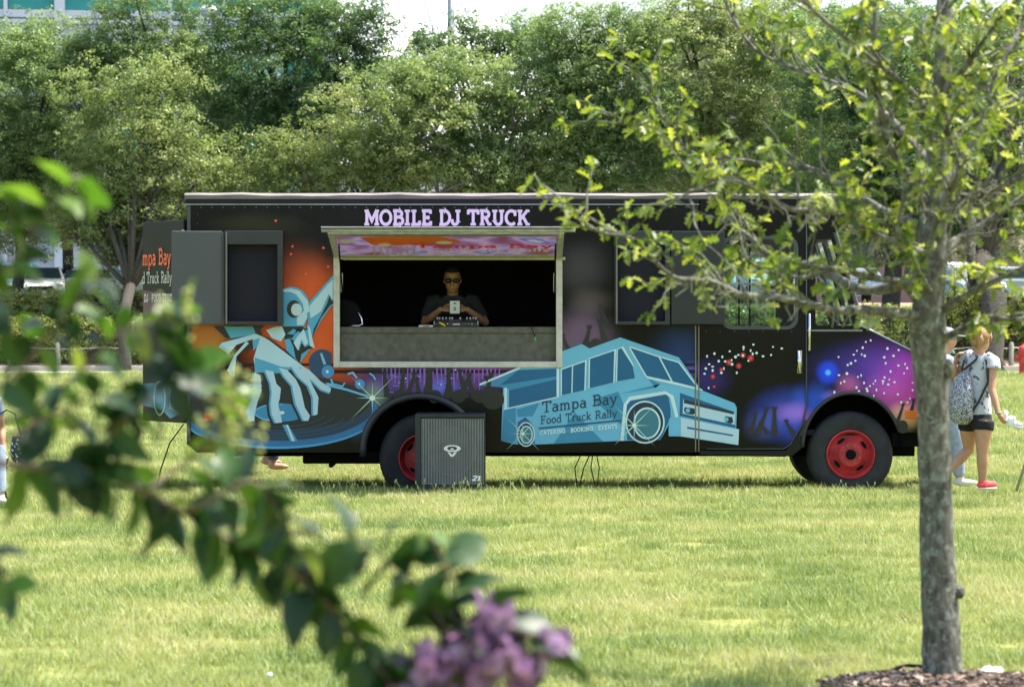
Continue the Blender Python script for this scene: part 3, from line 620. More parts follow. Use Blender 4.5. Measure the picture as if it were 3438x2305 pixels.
# --- slab lettering drawn from strokes
def arc(cx, cy, rx, ry, a0, a1, n=12): return [(cx+rx*math.cos(math.radians(a0+(a1-a0)*i/n)), cy+ry*math.sin(math.radians(a0+(a1-a0)*i/n))) for i in range(n+1)]
GL = {  # width, strokes, serifs (x, y, halfwidth)
 'M': (1.02, [[(.16,0),(.16,1)],[(.16,1),(.51,.3),(.86,1)],[(.86,0),(.86,1)]], [(.16,0,.17),(.86,0,.17),(.12,1,.12),(.9,1,.12)]),
 'O': (.9, [arc(.45,.5,.36,.43,0,360,22)], []), 'C': (.84, [arc(.46,.5,.37,.43,48,312,18), [(.72,.6),(.72,.97)]], []),
 'G': (.88, [arc(.46,.5,.37,.43,48,330,18), [(.5,.42),(.86,.42)],[(.77,.42),(.77,.05)],[(.72,.62),(.72,.97)]], []),
 'B': (.8, [[(.2,0),(.2,1)],[(.04,.93),(.45,.93)]+arc(.45,.735,.2,.195,90,-90,8)+[(.2,.54)],[(.04,.07),(.48,.07)]+arc(.48,.3,.24,.23,-90,90,8)+[(.2,.53)]], []),
 'D': (.86, [[(.2,0),(.2,1)],[(.04,.93),(.4,.93)]+arc(.4,.5,.37,.43,90,-90,12)+[(.04,.07)]], []),
 'I': (.44, [[(.22,0),(.22,1)]], [(.22,0,.19),(.22,1,.19)]), 'L': (.72, [[(.22,0),(.22,1)],[(.04,.07),(.64,.07)],[(.62,.0),(.62,.3)]], [(.22,1,.18)]),
 'E': (.76, [[(.2,0),(.2,1)],[(.04,.07),(.66,.07)],[(.04,.93),(.64,.93)],[(.2,.5),(.5,.5)],[(.65,0),(.65,.28)],[(.63,1),(.63,.74)],[(.48,.38),(.48,.62)]], []),
 'F': (.74, [[(.2,0),(.2,1)],[(.04,.93),(.64,.93)],[(.2,.5),(.5,.5)],[(.63,1),(.63,.74)],[(.48,.38),(.48,.62)]], [(.22,0,.18)]),
 'J': (.66, [[(.46,1),(.46,.28)]+arc(.26,.28,.2,.21,0,-180,10)+[(.06,.4)]], [(.46,1,.18)]),
 'T': (.82, [[(.41,0),(.41,1)],[(.05,.93),(.77,.93)],[(.07,1),(.07,.7)],[(.75,1),(.75,.7)]], [(.41,0,.19)]),
 'R': (.86, [[(.2,0),(.2,1)],[(.04,.93),(.45,.93)]+arc(.45,.715,.22,.215,90,-90,8)+[(.2,.5)],[(.42,.5),(.68,.06)]], [(.2,0,.17),(.73,0,.13)]),
 'U': (.88, [[(.2,1),(.2,.32)]+arc(.44,.32,.24,.25,180,360,12)+[(.68,1)]], [(.2,1,.18),(.68,1,.18)]),
 'K': (.9, [[(.2,0),(.2,1)],[(.74,.97),(.25,.42)],[(.4,.58),(.74,.04)]], [(.2,0,.17),(.2,1,.17),(.75,0,.15),(.74,1,.14)]),
 'A': (.92, [[(.12,.03),(.46,.97)],[(.46,.97),(.8,.03)],[(.24,.35),(.68,.35)]], [(.12,0,.13),(.8,0,.13),(.4,1,.12)]),
 'N': (.96, [[(.18,0),(.18,1)],[(.18,.96),(.76,.04)],[(.76,0),(.76,1)]], [(.18,0,.16),(.12,1,.12),(.76,1,.16)]),
 'V': (.9, [[(.12,.97),(.45,.03)],[(.78,.97),(.45,.03)]], [(.12,1,.14),(.78,1,.14)]),
 'S': (.76, [arc(.38,.72,.25,.22,35,265,12)+arc(.38,.28,.26,.22,85,-150,12)], []),
 'Y': (.9, [[(.12,.97),(.45,.45)],[(.78,.97),(.45,.45)],[(.45,.45),(.45,0)]], [(.45,0,.18),(.12,1,.14),(.78,1,.14)]),
 'a': (.6, [arc(.27,.2,.19,.18,0,360,14), [(.47,.0),(.47,.42)]+arc(.27,.42,.2,.2,0,140,8)], [(.52,0,.07)]),
 'm': (.98, [[(.16,0),(.16,.64)],[(.16,.4)]+arc(.32,.4,.16,.2,170,0,8)+[(.48,0)],[(.48,.4)]+arc(.64,.4,.16,.2,170,0,8)+[(.8,0)]], [(.16,0,.12),(.48,0,.1),(.8,0,.12),(.12,.64,.08)]),
 'p': (.68, [[(.16,-.3),(.16,.64)],arc(.36,.31,.22,.29,0,360,16)], [(.16,-.3,.13),(.12,.64,.08)]),
 'y': (.66, [[(.1,.62),(.33,.02)],[(.56,.62),(.26,-.2),(.06,-.24)]], [(.1,.64,.11),(.56,.64,.11)]),
 'o': (.64, [arc(.32,.31,.24,.29,0,360,16)], []), 'd': (.68, [[(.5,0),(.5,1)],arc(.3,.31,.22,.29,0,360,16)], [(.55,0,.08),(.45,1,.09)]),
 'r': (.5, [[(.15,0),(.15,.64)],[(.15,.38)]+arc(.34,.4,.19,.2,170,50,6)], [(.15,0,.13),(.11,.64,.08)]),
 'u': (.68, [[(.15,.64),(.15,.24)]+arc(.32,.24,.17,.2,180,330,8)+[(.5,.3)],[(.5,0),(.5,.64)]], [(.11,.64,.08),(.45,.64,.08),(.55,0,.07)]),
 'c': (.56, [arc(.32,.31,.24,.29,45,315,12)], []), 'k': (.68, [[(.16,0),(.16,1)],[(.52,.62),(.2,.24)],[(.3,.36),(.54,.02)]], [(.16,0,.12),(.12,1,.08),(.54,0,.11),(.52,.64,.1)]),
 'l': (.32, [[(.16,0),(.16,1)]], [(.16,0,.13),(.12,1,.08)]), '2': (.62, [arc(.3,.72,.24,.22,160,-20,8)+[(.08,.08)],[(.05,.08),(.58,.08)]], []), '1': (.42, [[(.22,0),(.22,.97)],[(.22,.95),(.06,.76)]], [(.22,0,.16)]),
 '.': (.3, [[(.08,.45),(.22,.45)]], []), ' ': (.42, [], [])}
def lettering(name, text, fmap, th, rgb, parent, track=0.0, z0=0.0, single=False):
    """fmap(u,v,off) with u along the line in cap heights, v up"""
    parent = depth2(parent); org = wloc(parent); mb = MB(); x = 0; k = 0
    def flush(nm):
        me = bpy.data.meshes.new(nm); me.from_pydata([tuple(Vector(v)-org) for v in mb.v], [], mb.f); return mkobj(nm, me, ink(*rgb), parent)
    for ch in text:
        w, st, sf = GL[ch]
        segs = [ribbon(s, th) for s in st]+[ribbon([(a-h, b+(th*.4 if b < .5 else -th*.4)), (a+h, b+(th*.4 if b < .5 else -th*.4))], th*.8) for a, b, h in sf]
        for rb in segs:
            k += 1; off = z0+(k % 9)*.00022; m = len(rb)//2
            mb.add([fmap(x+a, b, off) for a, b in rb], [(i, i+1, 2*m-2-i, 2*m-1-i) for i in range(m-1)])
        x += w+track
        if single and mb.v: flush('letter'); mb = MB()
    return None if single else tag(flush(name), kind='stuff')
def textlen(t, track=0.): return sum(GL[c][0]+track for c in t)
def line_map(p0, p1, cap, base_y_off, text, track, skew=0.0):
    """baseline from p0 to p1 in px; stretches the text to fit"""
    W_ = textlen(text, track)
    def f(u, v, off):
        t = u/W_; px = p0[0]+(p1[0]-p0[0])*t+skew*v*cap; py = p0[1]+(p1[1]-p0[1])*t-v*cap
        return Vector((tx(px), Y0-base_y_off-off, tz(py)))
    return f
# title over the opening
lettering('lettering', 'MOBILE DJ TRUCK', line_map((1224, 757), (1780, 757), 53, .009, 'MOBILE DJ TRUCK', .02), .2, (208, 192, 206), side, .02, 0, True)
# --- printed food truck
L1, L2, L3, L4, L5, L6 = [side_map(i) for i in range(1, 7)]
sil = [(135,440),(450,310),(785,300),(785,185),(940,128),(965,138),(1003,162),(1245,75),(1705,232),(1885,490),(2140,590),(2160,625),(2155,792),(2178,795),(2172,920),(1940,885),(1720,852),(1625,850),(1625,760),(1560,880),(1250,886),(580,915),(420,913),(310,885),(325,470),(290,460)]
pt = decal('printed_truck', [X(c4, sil)], BL, side, L1)
A_ = lambda name, polys, rgb, lv: decal(name, [X(c4, q) for q in polys], rgb, pt, lv)
A_('printed_shade', [[(150,452),(440,330),(760,318),(760,380),(690,545),(372,628),(372,480),(300,465)], [(330,640),(425,625),(425,905),(312,885)], [(430,640),(610,590),(560,690),(440,700)],
   [(720,910),(890,665),(1010,790),(1110,890)], [(1030,560),(1230,500),(1290,640),(1250,760)], [(1455,390),(1520,470),(1290,510),(1230,520),(1560,440)]], BM, L2)
A_('printed_glass', [[(372,490),(760,400),(755,540),(372,625)], [(450,330),(760,322),(750,380),(300,450)], [(782,325),(865,298),(860,510),(778,530)], [(878,294),(975,262),(960,490),(872,508)],
   [(1005,245),(1200,178),(1190,428),(998,475)], [(1222,172),(1262,158),(1340,290),(1360,395),(1215,420)], [(1318,150),(1545,228),(1640,415),(1450,380)], [(1562,232),(1705,275),(1850,470),(1665,425)],
   [(1290,580),(1340,560),(1620,520),(1640,640),(1640,700),(1560,880),(1300,880),(1285,700)], [(1715,510),(2140,660),(2150,785),(1710,690)], [(440,740),(500,700),(560,760),(575,915),(440,915)]], BD, side_map(2.45))
rb4 = lambda l, w: X(c4, ribbon(l, w))
decal('printed_lines', [rb4(l, w) for l, w in ([((782,530),(782,325),(975,258),(968,490)), 9], [((870,300),(865,510)), 8], [((1000,475),(1003,240),(1205,172),(1195,430)), 9], [((1215,420),(1222,168),(1262,152),(1350,300)), 9],
   [((1312,146),(1545,225),(1705,270),(1855,470),(1650,425),(1450,382),(1312,146)), 10], [((1550,228),(1650,420)), 10], [((330,640),(745,545)), 9], [((345,470),(345,640)), 20], [((140,446),(460,312)), 16], [((755,320),(755,545)), 20], [((1258,885),(1285,600),(1320,555),(1600,508),(1650,540),(1690,700)), 26],
   [((1455,390),(1890,488)), 12])], PW, pt, L4)
decal('printed_wheel', [X(c4, ribbon(ellp(1440, 740, 148, 162, 36)+[(1588, 740)], 12)), X(c4, ribbon(ellp(1455, 748, 100, 118, 32)+[(1555, 748)], 14)), X(c4, ribbon(ellp(505, 835, 66, 92, 30)+[(571, 835)], 10)), X(c4, ribbon(ellp(508, 838, 46, 66, 28)+[(554, 838)], 10))], PW, pt, L5)
decal('printed_tyre', [X(c4, ellp(1440, 740, 150, 164, 36)), X(c4, ellp(505, 835, 68, 94, 30))], (14, 40, 60), pt, L3)
decal('printed_rim', [X(c4, ellp(1450, 748, 96, 114)), X(c4, ellp(508, 838, 42, 62))], (52, 110, 124), pt, L4)
A_('printed_nose', [[(1740,560),(2145,670),(2145,760),(1735,672)], [(1720,705),(2178,798),(2172,918),(1720,850)]], LT, L3)
A_('printed_bumper_side', [[(1628,712),(1718,706),(1718,850),(1626,850)]], BL, L3)
A_('printed_bumper_line', [[(1770,775),(2130,838),(2130,850),(1770,790)]], (20, 84, 124), L4)
A_('printed_grille', [[(1745,562),(2130,655),(2140,680),(1745,590)], [(1750,622),(1828,632),(1832,670),(1815,682),(1760,672),(1745,650)], [(2070,692),(2125,700),(2132,740),(2110,752),(2072,740),(2060,718)]], (22, 40, 56), L4)
decal('printed_lamp', [X(c4, ellp(1775, 648, 18, 18, 16)), X(c4, ellp(2078, 718, 17, 17, 16))], BL, pt, L5)
A_('printed_band', [[(605,782),(1255,720),(1255,732),(605,795)]], (14, 66, 100), L3)
def rays(f, cx, cy, R, n, w, rot=0, alt=.55): 
    out = []
    for k in range(n):
        a = rot+2*math.pi*k/n; r = R*(1 if k % 2 == 0 else alt); nx, ny = -math.sin(a)*w, math.cos(a)*w
        out.append([f(cx+nx, cy+ny), f(cx+r*math.cos(a), cy+r*math.sin(a)), f(cx-nx, cy-ny)])
    return out
def star(f, cx, cy, R, par, rgb=(190, 214, 190), lv0=5, n=8, w=6, core=16):
    for i, q in enumerate(rays(f, cx, cy, R, n, w, .79)): decal('printed_ray', [q], rgb, par, side_map(lv0+.3+i*.12))
    decal('printed_core', [[f(*p) for p in ellp(cx, cy, core, core, 14)]], (214, 228, 208), par, side_map(lv0+1.6))
star(c4, 1355, 765, 230, pt, (150, 190, 180), 5.2); star(c4, 480, 830, 190, pt, (150, 190, 180), 5.2, w=5, core=12)
def art_line(text, a, b, cap, rgb, th, track=.03, skew=0): return lettering('lettering', text, line_map(c4(*a), c4(*b), cap/2.339, Y0-L5(0, 0).y, text, track, skew), th, rgb, pt, track, 0, text == 'Tampa Bay')
art_line('Tampa Bay', (630, 668), (1225, 592), 90, (14, 46, 70), .11)
art_line('Food Truck Rally', (618, 756), (1222, 700), 66, (14, 46, 70), .11)
art_line('CATERING . BOOKING . EVENTS', (615, 842), (1225, 788), 34, (186, 214, 214), .2, .06)
# --- turntable, hand and figure
def clip_arch(pts):
    o = []
    for (x, y) in pts:
        dx, dy = (x-1410)/192., (y-1505)/180.
        if y > 1500: 
            if x > 1216: x = 1216
        else:
            d = math.hypot(dx, dy)
            if d < 1: x, y = 1410+dx/d*192, 1505+dy/d*180
        o.append((max(x, 642), min(y, 1516)))
    return o
deck = decal('printed_record', [clip_arch(ellp(930, 1382, 340, 124, 60))], (70, 148, 186), side, L1)
decal('printed_record_edge', [clip_arch(ellp(930, 1378, 338, 120, 60))], (34, 104, 146), deck, side_map(1.3))
decal('printed_record_face', [clip_arch(ellp(932, 1366, 322, 112, 60))], (20, 50, 70), deck, side_map(1.6))
decal('printed_record_top', [clip_arch(ellp(940, 1350, 300, 92, 60))], (22, 28, 28), deck, side_map(1.9))
for i, (rx, ry) in enumerate(((300, 104), (270, 92), (235, 80), (200, 68), (165, 56))):
    decal('printed_groove', [clip_arch(ribbon(ellp(935, 1376, rx, ry, 34, 20, 150), 1.3))], (40, 84, 106), deck, side_map(2.1+.1*i))
decal('printed_sheen', [X(c9, [(690,720),(770,715),(900,940),(800,945)])], (84, 140, 168), deck, side_map(2.7))
decal('printed_sheen', [X(c9, [(740,720),(765,718),(860,942),(825,944)])], (168, 206, 210), deck, side_map(2.8))
decal('printed_label', [[(940+88*math.cos(a), 1384+31*math.sin(a)) for a in [2*math.pi*i/30 for i in range(30)]]], (46, 124, 160), deck, side_map(2.7))
decal('printed_label_ring', [ribbon([(940+84*math.cos(a), 1384+28*math.sin(a)) for a in [math.radians(100+i*16) for i in range(12)]], 2)], (120, 186, 204), deck, side_map(2.9))
decal('printed_spindle', [X(c9, ellp(680, 552, 42, 24, 18))], (190, 210, 200), deck, side_map(2.9))
decal('printed_disc', [[p for p in ellp(1081, 1218, 44, 46, 34) if p[0] < 1118]], (26, 60, 92), deck, L1)
decal('printed_disc_sheen', [[(1074, 1186), (1082, 1184), (1096, 1222), (1086, 1224)]], (120, 166, 186), deck, L2)
decal('printed_knob', [ellp(1101, 1247, 21, 21, 24), ellp(1209, 1289, 17, 17, 22)], (60, 130, 178), deck, L3)
decal('printed_knob_glint', [ellp(1099, 1247, 5, 5, 10), ellp(1206, 1288, 4, 4, 10)], (200, 226, 228), deck, L4)
decal('printed_arm', [ribbon([c9(1290, 150), c9(1420, 165), c9(1520, 190), c9(1550, 140)], 5), ribbon([c9(1300, 170), c9(1560, 230), c9(1880, 330)], 7), ribbon([c9(1360, 90), c9(1385, 150)], 6), ribbon([c9(1590, 20), c9(1660, 0), c9(1720, 80)], 6), ribbon([c9(1890, 10), c9(1940, 40), c9(1975, 100)], 5)], (100, 172, 206), deck, L2)
star(lambda u, v: clip_arch([c9(u, v)])[0], 1930, 350, 420, deck, (176, 196, 160), 3, 8, 9, 40)
fig = decal('printed_figure', [X(c1, [(1432,1050),(1490,1033),(1560,1040),(1620,1075),(1660,1130),(1690,1230),(1660,1330),(1640,1400),(1580,1440),(1500,1520),(1432,1540)]), X(c1, [(1660,1200),(1850,985),(1915,915),(1918,1200),(1880,1230),(1790,1360),(1710,1510),(1670,1420),(1665,1300)]),
   X(c2, [(790,118),(1060,118),(1065,190),(840,225)]), X(c2, [(1300,118),(1500,118),(1560,200),(1540,330),(1450,445),(1340,330)])], MD, side, L2)
decal('printed_figure_ink', [X(c1, [(1880,1090),(1918,1190),(1880,1210),(1790,1330),(1705,1520),(1720,1440),(1800,1290),(1850,1190)]), X(c2, [(1040,115),(1140,115),(1110,150),(1130,200),(1080,190)]), X(c2, [(1290,118),(1480,118),(1500,130),(1440,160),(1400,140),(1320,200),(1260,160)]),
   X(c2, [(1140,195),(1200,230),(1350,340),(1450,440),(1420,440),(1330,340),(1180,240)]), X(c2, [(1365,220),(1400,300),(1420,400),(1455,445),(1470,360),(1530,320),(1580,300),(1560,270),(1500,300),(1470,260),(1450,330),(1400,240)]), X(c1, [(1440,1480),(1530,1490),(1600,1440),(1680,1420),(1600,1480),(1560,1440),(1520,1520),(1440,1540)]),
   X(c2, [(700,118),(790,118),(850,225),(800,215)]), X(c2, [(960,260),(1060,235),(1050,290),(1000,330),(940,330)])], BK, fig, L3)
decal('printed_figure_light', [X(c1, ribbon([(1432,1072),(1500,1066),(1570,1090),(1640,1180),(1660,1280)], [26, 34, 44, 56, 50])), X(c1, [(1680,1215),(1855,1010),(1905,965),(1900,1170),(1865,1100),(1790,1270),(1690,1335)]),
   X(c1, [(1560,1330),(1650,1240),(1660,1330),(1620,1400),(1560,1400)]), X(c2, [(1250,118),(1300,118),(1330,190),(1290,250),(1210,220),(1160,150)]), X(c2, [(1520,105),(1545,130),(1565,220),(1588,310),(1545,290),(1530,170)]), X(c2, [(1440,200),(1490,140),(1530,260),(1500,290),(1470,230),(1440,330),(1400,260)])], LT, fig, L4)
decal('printed_headphone', [X(c1, ellp(1530, 1245, 66, 84, 26))], BK, fig, L5)
decal('printed_headphone_cap', [X(c1, ellp(1556, 1252, 52, 60, 24))], (176, 196, 196), fig, L6)
hand = decal('printed_hand', [X(c2, [(740,300),(770,262),(1070,182),(1120,205),(1180,235),(1280,312),(1400,402),(1500,478),(1440,500),(1310,490),(1060,470),(1050,400),(1085,280),(1040,230),(900,280),(830,360)]), X(c2, [(985,250),(1010,265),(900,380),(880,560),(850,560),(820,500),(880,370)])], LT, side, L4)
decal('printed_wrist_shade', [X(c2, [(1040,240),(1105,220),(1085,290),(1050,330)]), X(c2, [(1060,390),(1290,470),(1400,480),(1300,530),(1060,520)])], MD, hand, L5)
fing = [[(1060,520),(1110,550),(1120,680),(1085,780),(1062,870),(1057,945),(1010,955),(990,860),(1030,770),(1050,680),(1040,600)],
 [(1150,500),(1225,515),(1250,620),(1290,660),(1280,750),(1265,800),(1290,900),(1300,960),(1245,965),(1210,890),(1200,800),(1210,700),(1200,620)],
 [(1270,480),(1345,500),(1420,580),(1460,660),(1480,740),(1500,830),(1545,900),(1530,945),(1490,945),(1450,860),(1420,800),(1400,700),(1390,640),(1320,560)],
 [(1380,470),(1450,480),(1540,580),(1580,660),(1620,740),(1610,890),(1575,900),(1570,740),(1530,640),(1440,560)],
 [(1460,460),(1540,500),(1640,600),(1730,660),(1720,700),(1640,670),(1560,590),(1470,530)]]
for i, q in enumerate(fing):
    s = i*.05
    decal('printed_finger_ink', [X(c2, [(u-38 if i < 4 else u-14, v+6+(0 if i < 4 else 22)) for u, v in q])], BK, hand, side_map(3.2+s))
    decal('printed_finger_shade', [X(c2, [(u-17 if i < 4 else u-8, v+2+(0 if i < 4 else 10)) for u, v in q])], MD, hand, side_map(5.2+s))
    decal('printed_finger', [X(c2, q)], LT, hand, side_map(5.7+s))
decal('printed_ring', [X(c2, ribbon([(1015, 590), (1060, 575), (1120, 590)], 7)), X(c2, ribbon([(1010, 635), (1060, 625), (1125, 640)], 7))], PW, hand, side_map(6.3))
# --- crowd and city band, sparks
rr = random.Random(8)
crowd = []
def arm(x, y0_, h, lean, w): 
    tipx = x+lean; crowd.append(ribbon([(x-lean*.2, y0_), (x+lean*.45, y0_-h*.5), (tipx, y0_-h)], [w*1.7, w*1.15, w*.75]))
    for k in (-1, 0, 1): crowd.append(ribbon([(tipx, y0_-h+2), (tipx+k*w*.6+lean*.12, y0_-h-w*1.4)], w*.42))
for (x, lean, h) in ((1300, -8, 70), (1345, 10, 85), (1368, 20, 70), (1410, -12, 55), (1428, 10, 75), (1442, 4, 82), (1500, 5, 60), (1512, -6, 88), (1550, 22, 70), (1562, -16, 80), (1590, -14, 62), (1630, 18, 70), (1655, -20, 58)): arm(x, 1336, h, lean, 13)
band = decal('printed_city', [ribbon([(x, 1234), (x+rr.uniform(-3, 3), 1234+rr.uniform(30, 80))], rr.uniform(2, 7)) for x in range(1285, 1690, 14)], (132, 84, 170), side, L1)
decal('printed_city_lights', [ribbon([(x, y), (x+rr.uniform(10, 34), y)], 2.4) for x, y in [(rr.uniform(1290, 1640), rr.uniform(1258, 1318)) for _ in range(22)]], (92, 126, 214), band, L2)
decal('printed_city_sparks', [ellp(rr.uniform(1290, 1660), rr.uniform(1240, 1320), 3, 3, 8) for _ in range(18)], (190, 190, 206), band, L3)
for i, q in enumerate(crowd): pass
decal('printed_crowd', crowd[0::4], (24, 25, 22), band, side_map(3.6)); decal('printed_crowd', crowd[1::4]+crowd[2::4]+crowd[3::4], (24, 25, 22), band, side_map(3.8))
decal('printed_crowd_heads', [ellp(x, 1330, 24, 22, 18) for x in (1345, 1460, 1540, 1610)]+[[p for p in ellp(1655, 1340, 38, 34, 18)]], (24, 25, 22), band, side_map(4.1))
c_ = [q for q in ()]
def arms2(lst, par, name, y_=4):
    global crowd; crowd = []
    for (x, y, h, lean, w) in lst: arm(x, y, h, lean, w)
    decal(name, crowd[0::4], (30, 30, 30), par, side_map(y_)); decal(name, crowd[1::4]+crowd[2::4]+crowd[3::4], (30, 30, 30), par, side_map(y_+.3))
arms2([(1908, 1180, 45, -16, 10), (1966, 1160, 52, 12, 12), (2030, 1150, 60, -14, 14), (2040, 1100, 60, -20, 12)], side, 'printed_crowd', .4)
decal('printed_crowd_heads', [ellp(2000, 1152, 18, 16, 16), ellp(1980, 1170, 26, 22, 16)], (30, 30, 30), side, side_map(.7))
arms2([(2522, 1455, 60, 14, 10), (2545, 1460, 78, 26, 12), (2575, 1455, 30, -18, 9), (2600, 1460, 78, 0, 13), (2662, 1455, 34, -20, 10), (2690, 1462, 40, 14, 9)], cabdoor, 'printed_crowd')
arms2([(3012, 1425, 60, 18, 9), (3058, 1390, 40, 8, 9), (3096, 1370, 40, -16, 9)], wing, 'printed_crowd')
decal('printed_crowd_heads', [ellp(3030, 1432, 18, 22, 16)], (30, 30, 30), wing, side_map(4.7))
dots = [(452,380),(452,398),(528,360),(680,378),(748,390),(507,407),(345,412),(603,450),(523,432),(553,425),(170,450),(227,430),(288,455),(310,490),(260,488),(390,455),(412,440),(448,445),(360,480),(363,512),(213,530),(213,560),(186,512),(300,545),(280,578),(400,578),(160,545),(150,585),(110,605),(490,485),(665,440),(182,695),(85,588),(118,560)]
deep = decal('printed_spark', [X(c6, ellp(u, v, rr.uniform(6, 12), rr.uniform(6, 12), 10)) for u, v in dots if u > 122], (196, 214, 206), cabdoor, L2)
for i, (u, v, r) in enumerate(((340,498,26),(507,465,28),(415,525,24),(448,442,24),(215,608,22),(280,555,18),(225,685,14))): decal('printed_red_glow', [X(c6, ellp(u, v, r, r, 16))], (120, 18, 30), cabdoor, side_map(1+.05*i)); decal('printed_red_core', [X(c6, ellp(u, v, r*.55, r*.55, 12))], (214, 56, 66), cabdoor, side_map(1.5+.05*i))
fdots = [(1398,340),(1436,328),(1374,384),(1329,408),(1187,456),(1305,438),(1366,436),(1390,447),(1318,485),(1283,505),(1258,518),(1252,584),(1190,596),(1337,610),(1362,598),(1205,657),(1232,645),(1384,656),(1326,692),(1541,458),(1612,447),(1552,504),(1652,402),(1650,522),(1702,510),(1718,542),(1590,568),(1694,582),(1543,614),(1531,642),(1530,660),(1580,630),(1620,650),(1572,668),(1472,640),(1457,662),(1430,680),(1405,700),(1410,718),(1480,710),(1460,755),(1345,722),(1155,728),(1646,744),(1740,776),(1720,806),(1672,806),(1760,712),(1800,786),(1565,390),(1760,655),(1540,735),(940,940),(820,1078)]
decal('printed_spark', [X(c6, ellp(u, v, rr.uniform(6, 12), rr.uniform(6, 12), 10)) for u, v in fdots if u > 945], (214, 214, 220), wing, L3)
decal('printed_ember', [ellp(x, y, 4.5, 4.5, 10) for x, y in ((926, 741), (982, 827), (977, 853), (1086, 832), (1102, 895), (1028, 920))], (206, 80, 50), side, L2)
# --- awning underside print: translucent film, sunlit from above
_ink = ink
def ink(r, g, b, gain=1.3):
    k = (r, g, b, 't')
    if k not in INK: INK[k] = leaf_mat('film %02x%02x%02x' % k[:3], [(0, srgb(r, g, b, gain)), (1, srgb(r, g, b, gain))], trans=.3, rough=.4, tcol=(1, 1, 1))
    return INK[k]
fm = lambda lv: (lambda px, py: on_flap(px, py, .003+lv*.0012))
f1 = decal('printed_truck_orange', [[(1222, 792), (1480, 787), (1550, 806), (1545, 811), (1500, 811), (1335, 822), (1258, 820)]], (250, 112, 46), flap, fm(1))
decal('printed_wheel', [ellp(1300, 818, 20, 5.5, 18), ellp(1496, 811, 28, 5.5, 18)], (238, 224, 220), flap, fm(2))
decal('printed_cloud', [[(1155, 800), (1225, 802), (1200, 808), (1175, 815), (1157, 812)]], (200, 205, 226), flap, fm(2))
decal('printed_bar', [ribbon([(1262+22*i, 823), (1260+22*i, 853)], 9) for i in range(7)], (196, 176, 206), flap, fm(1.5))
def flap_text(text, x0, x1, yb, cap, rgb, th, lv):
    W_ = textlen(text, .04); return lettering('lettering', text, lambda u, v, off: on_flap(x0+(x1-x0)*u/W_, yb-v*cap, .003+lv*.0012+off), th, rgb, flap, .04)
flap_text('Tampa Bay', 1395, 1860, 829, 14, (244, 80, 52), .17, 3)
flap_text('Food Truck Rally', 1400, 1850, 841, 10, (236, 232, 238), .17, 5)
ink = _ink
# --- rear door print (runs round from the other leaf)
def door_map(lv): return lambda s, z: on_door(s, z, .003+lv*.0012)
def door_text(text, s0, s1, z, cap, rgb, th, lv=2):
    W_ = textlen(text, .03); return lettering('lettering', text, lambda u, v, off: on_door(s0+(s1-s0)*u/W_, z+v*cap, .003+lv*.0012+off), th, rgb, rdoor, .03)
door_text('mpa Bay', DW-.01, .28, 2.215, .17, (216, 84, 40), .14)
door_text('d Truck Rally', DW-.01, .26, 2.03, .12, (178, 178, 168), .13)
door_text('DJ . FOOD TRUCK', DW-.05, .2, 1.84, .08, (186, 180, 180), .2)
decal('printed_blot', [[(DW-.02, 1.7), (.02, 1.72), (.02, 1.9), (DW-.02, 1.96)]], (66, 26, 56), rdoor, door_map(.5))
decal('printed_truck', [[(DW-.01, 1.0), (.5, 1.02), (.04, 1.05), (.04, .72), (.3, .66), (.5, .74), (DW-.01, .78)]], BM, rdoor, door_map(1))
decal('printed_nose', [[(.33, .76), (.05, .7), (.05, .98), (.33, 1.02)]], LT, rdoor, door_map(2))
decal('printed_wheel', [ribbon(ellp(.55, .86, .13, .17, 26)+[(.68, .86)], .022)], PW, rdoor, door_map(3))
decal('printed_grille', [[(.1, .92), (.3, .96), (.3, .98), (.1, .95)], [(.1, .8), (.28, .82), (.28, .84), (.1, .82)]], NV, rdoor, door_map(3))
# ------------------------------------------------------------------ subwoofer in front of the rear wheel
DS = 29.25; KS = FPX/DS
def sx(px): return (px-CX)/KS
def sz(py): return EYE-(py-HOR)/KS
sub = thing('subwoofer', 'black subwoofer with silver ribbed grille on the grass before the rear wheel', 'speaker', (sx(1510), DS+.35, 0))
M_CAB = mat('cabinet paint', (.016, .018, .019), .5, var=.2, bump=.15, bscale=120)
g0 = -.09
MB().plate([(sx(1393), g0), (sx(1628), g0), (sx(1628), sz(1390)), (sx(1393), sz(1390))], [[(sx(1413), sz(1628)), (sx(1625), sz(1628)), (sx(1625), sz(1402)), (sx(1413), sz(1402))]], DS, .7).build('cabinet', M_CAB, sub, bevel=.008)
MB().box(sx(1413), sx(1625), DS+.05, DS+.07, sz(1628), sz(1402)).build('baffle', M_DARK, sub)
gr = MB()
for i in range(40):
    x = 1415.5+i*5.28; gr.box(sx(x), sx(x+2.9), DS+.008, DS+.02, sz(1626), sz(1404))
M_GRILL = mat('grille strips', (.24, .25, .235), .45, metal=.1, var=.12, scale=8)
tag(gr.build('grille', M_GRILL, sub), kind='stuff')
MB().lathe([(.235, 0), (.24, -.012), (.225, -.012), (.225, 0)], (sx(1518), DS+.045, sz(1515)), 'y', 40).build('driver_ring', mat('red driver ring', (.2, .04, .03), .5, var=.1), sub)
def sdecal(name, polys, rgb, par, lv):
    mb = MB()
    for pl in polys:
        tri = tessellate_polygon([[Vector((a, b, 0)) for a, b in pl]]); mb.add([(sx(a), DS+.006-lv*.0012, sz(b)) for a, b in pl], [tuple(t) for t in tri])
    o = mb.build(name, ink(*rgb), par); return o
s8 = lambda u, v: (1150+u/3.485, 1250+v/3.485)
lg = sdecal('badge', [X(s8, ellp(1283, 888, 100, 40, 30)), X(s8, [(1228, 932), (1340, 932), (1300, 978), (1280, 986), (1262, 978)])], (206, 208, 200), sub, 0)
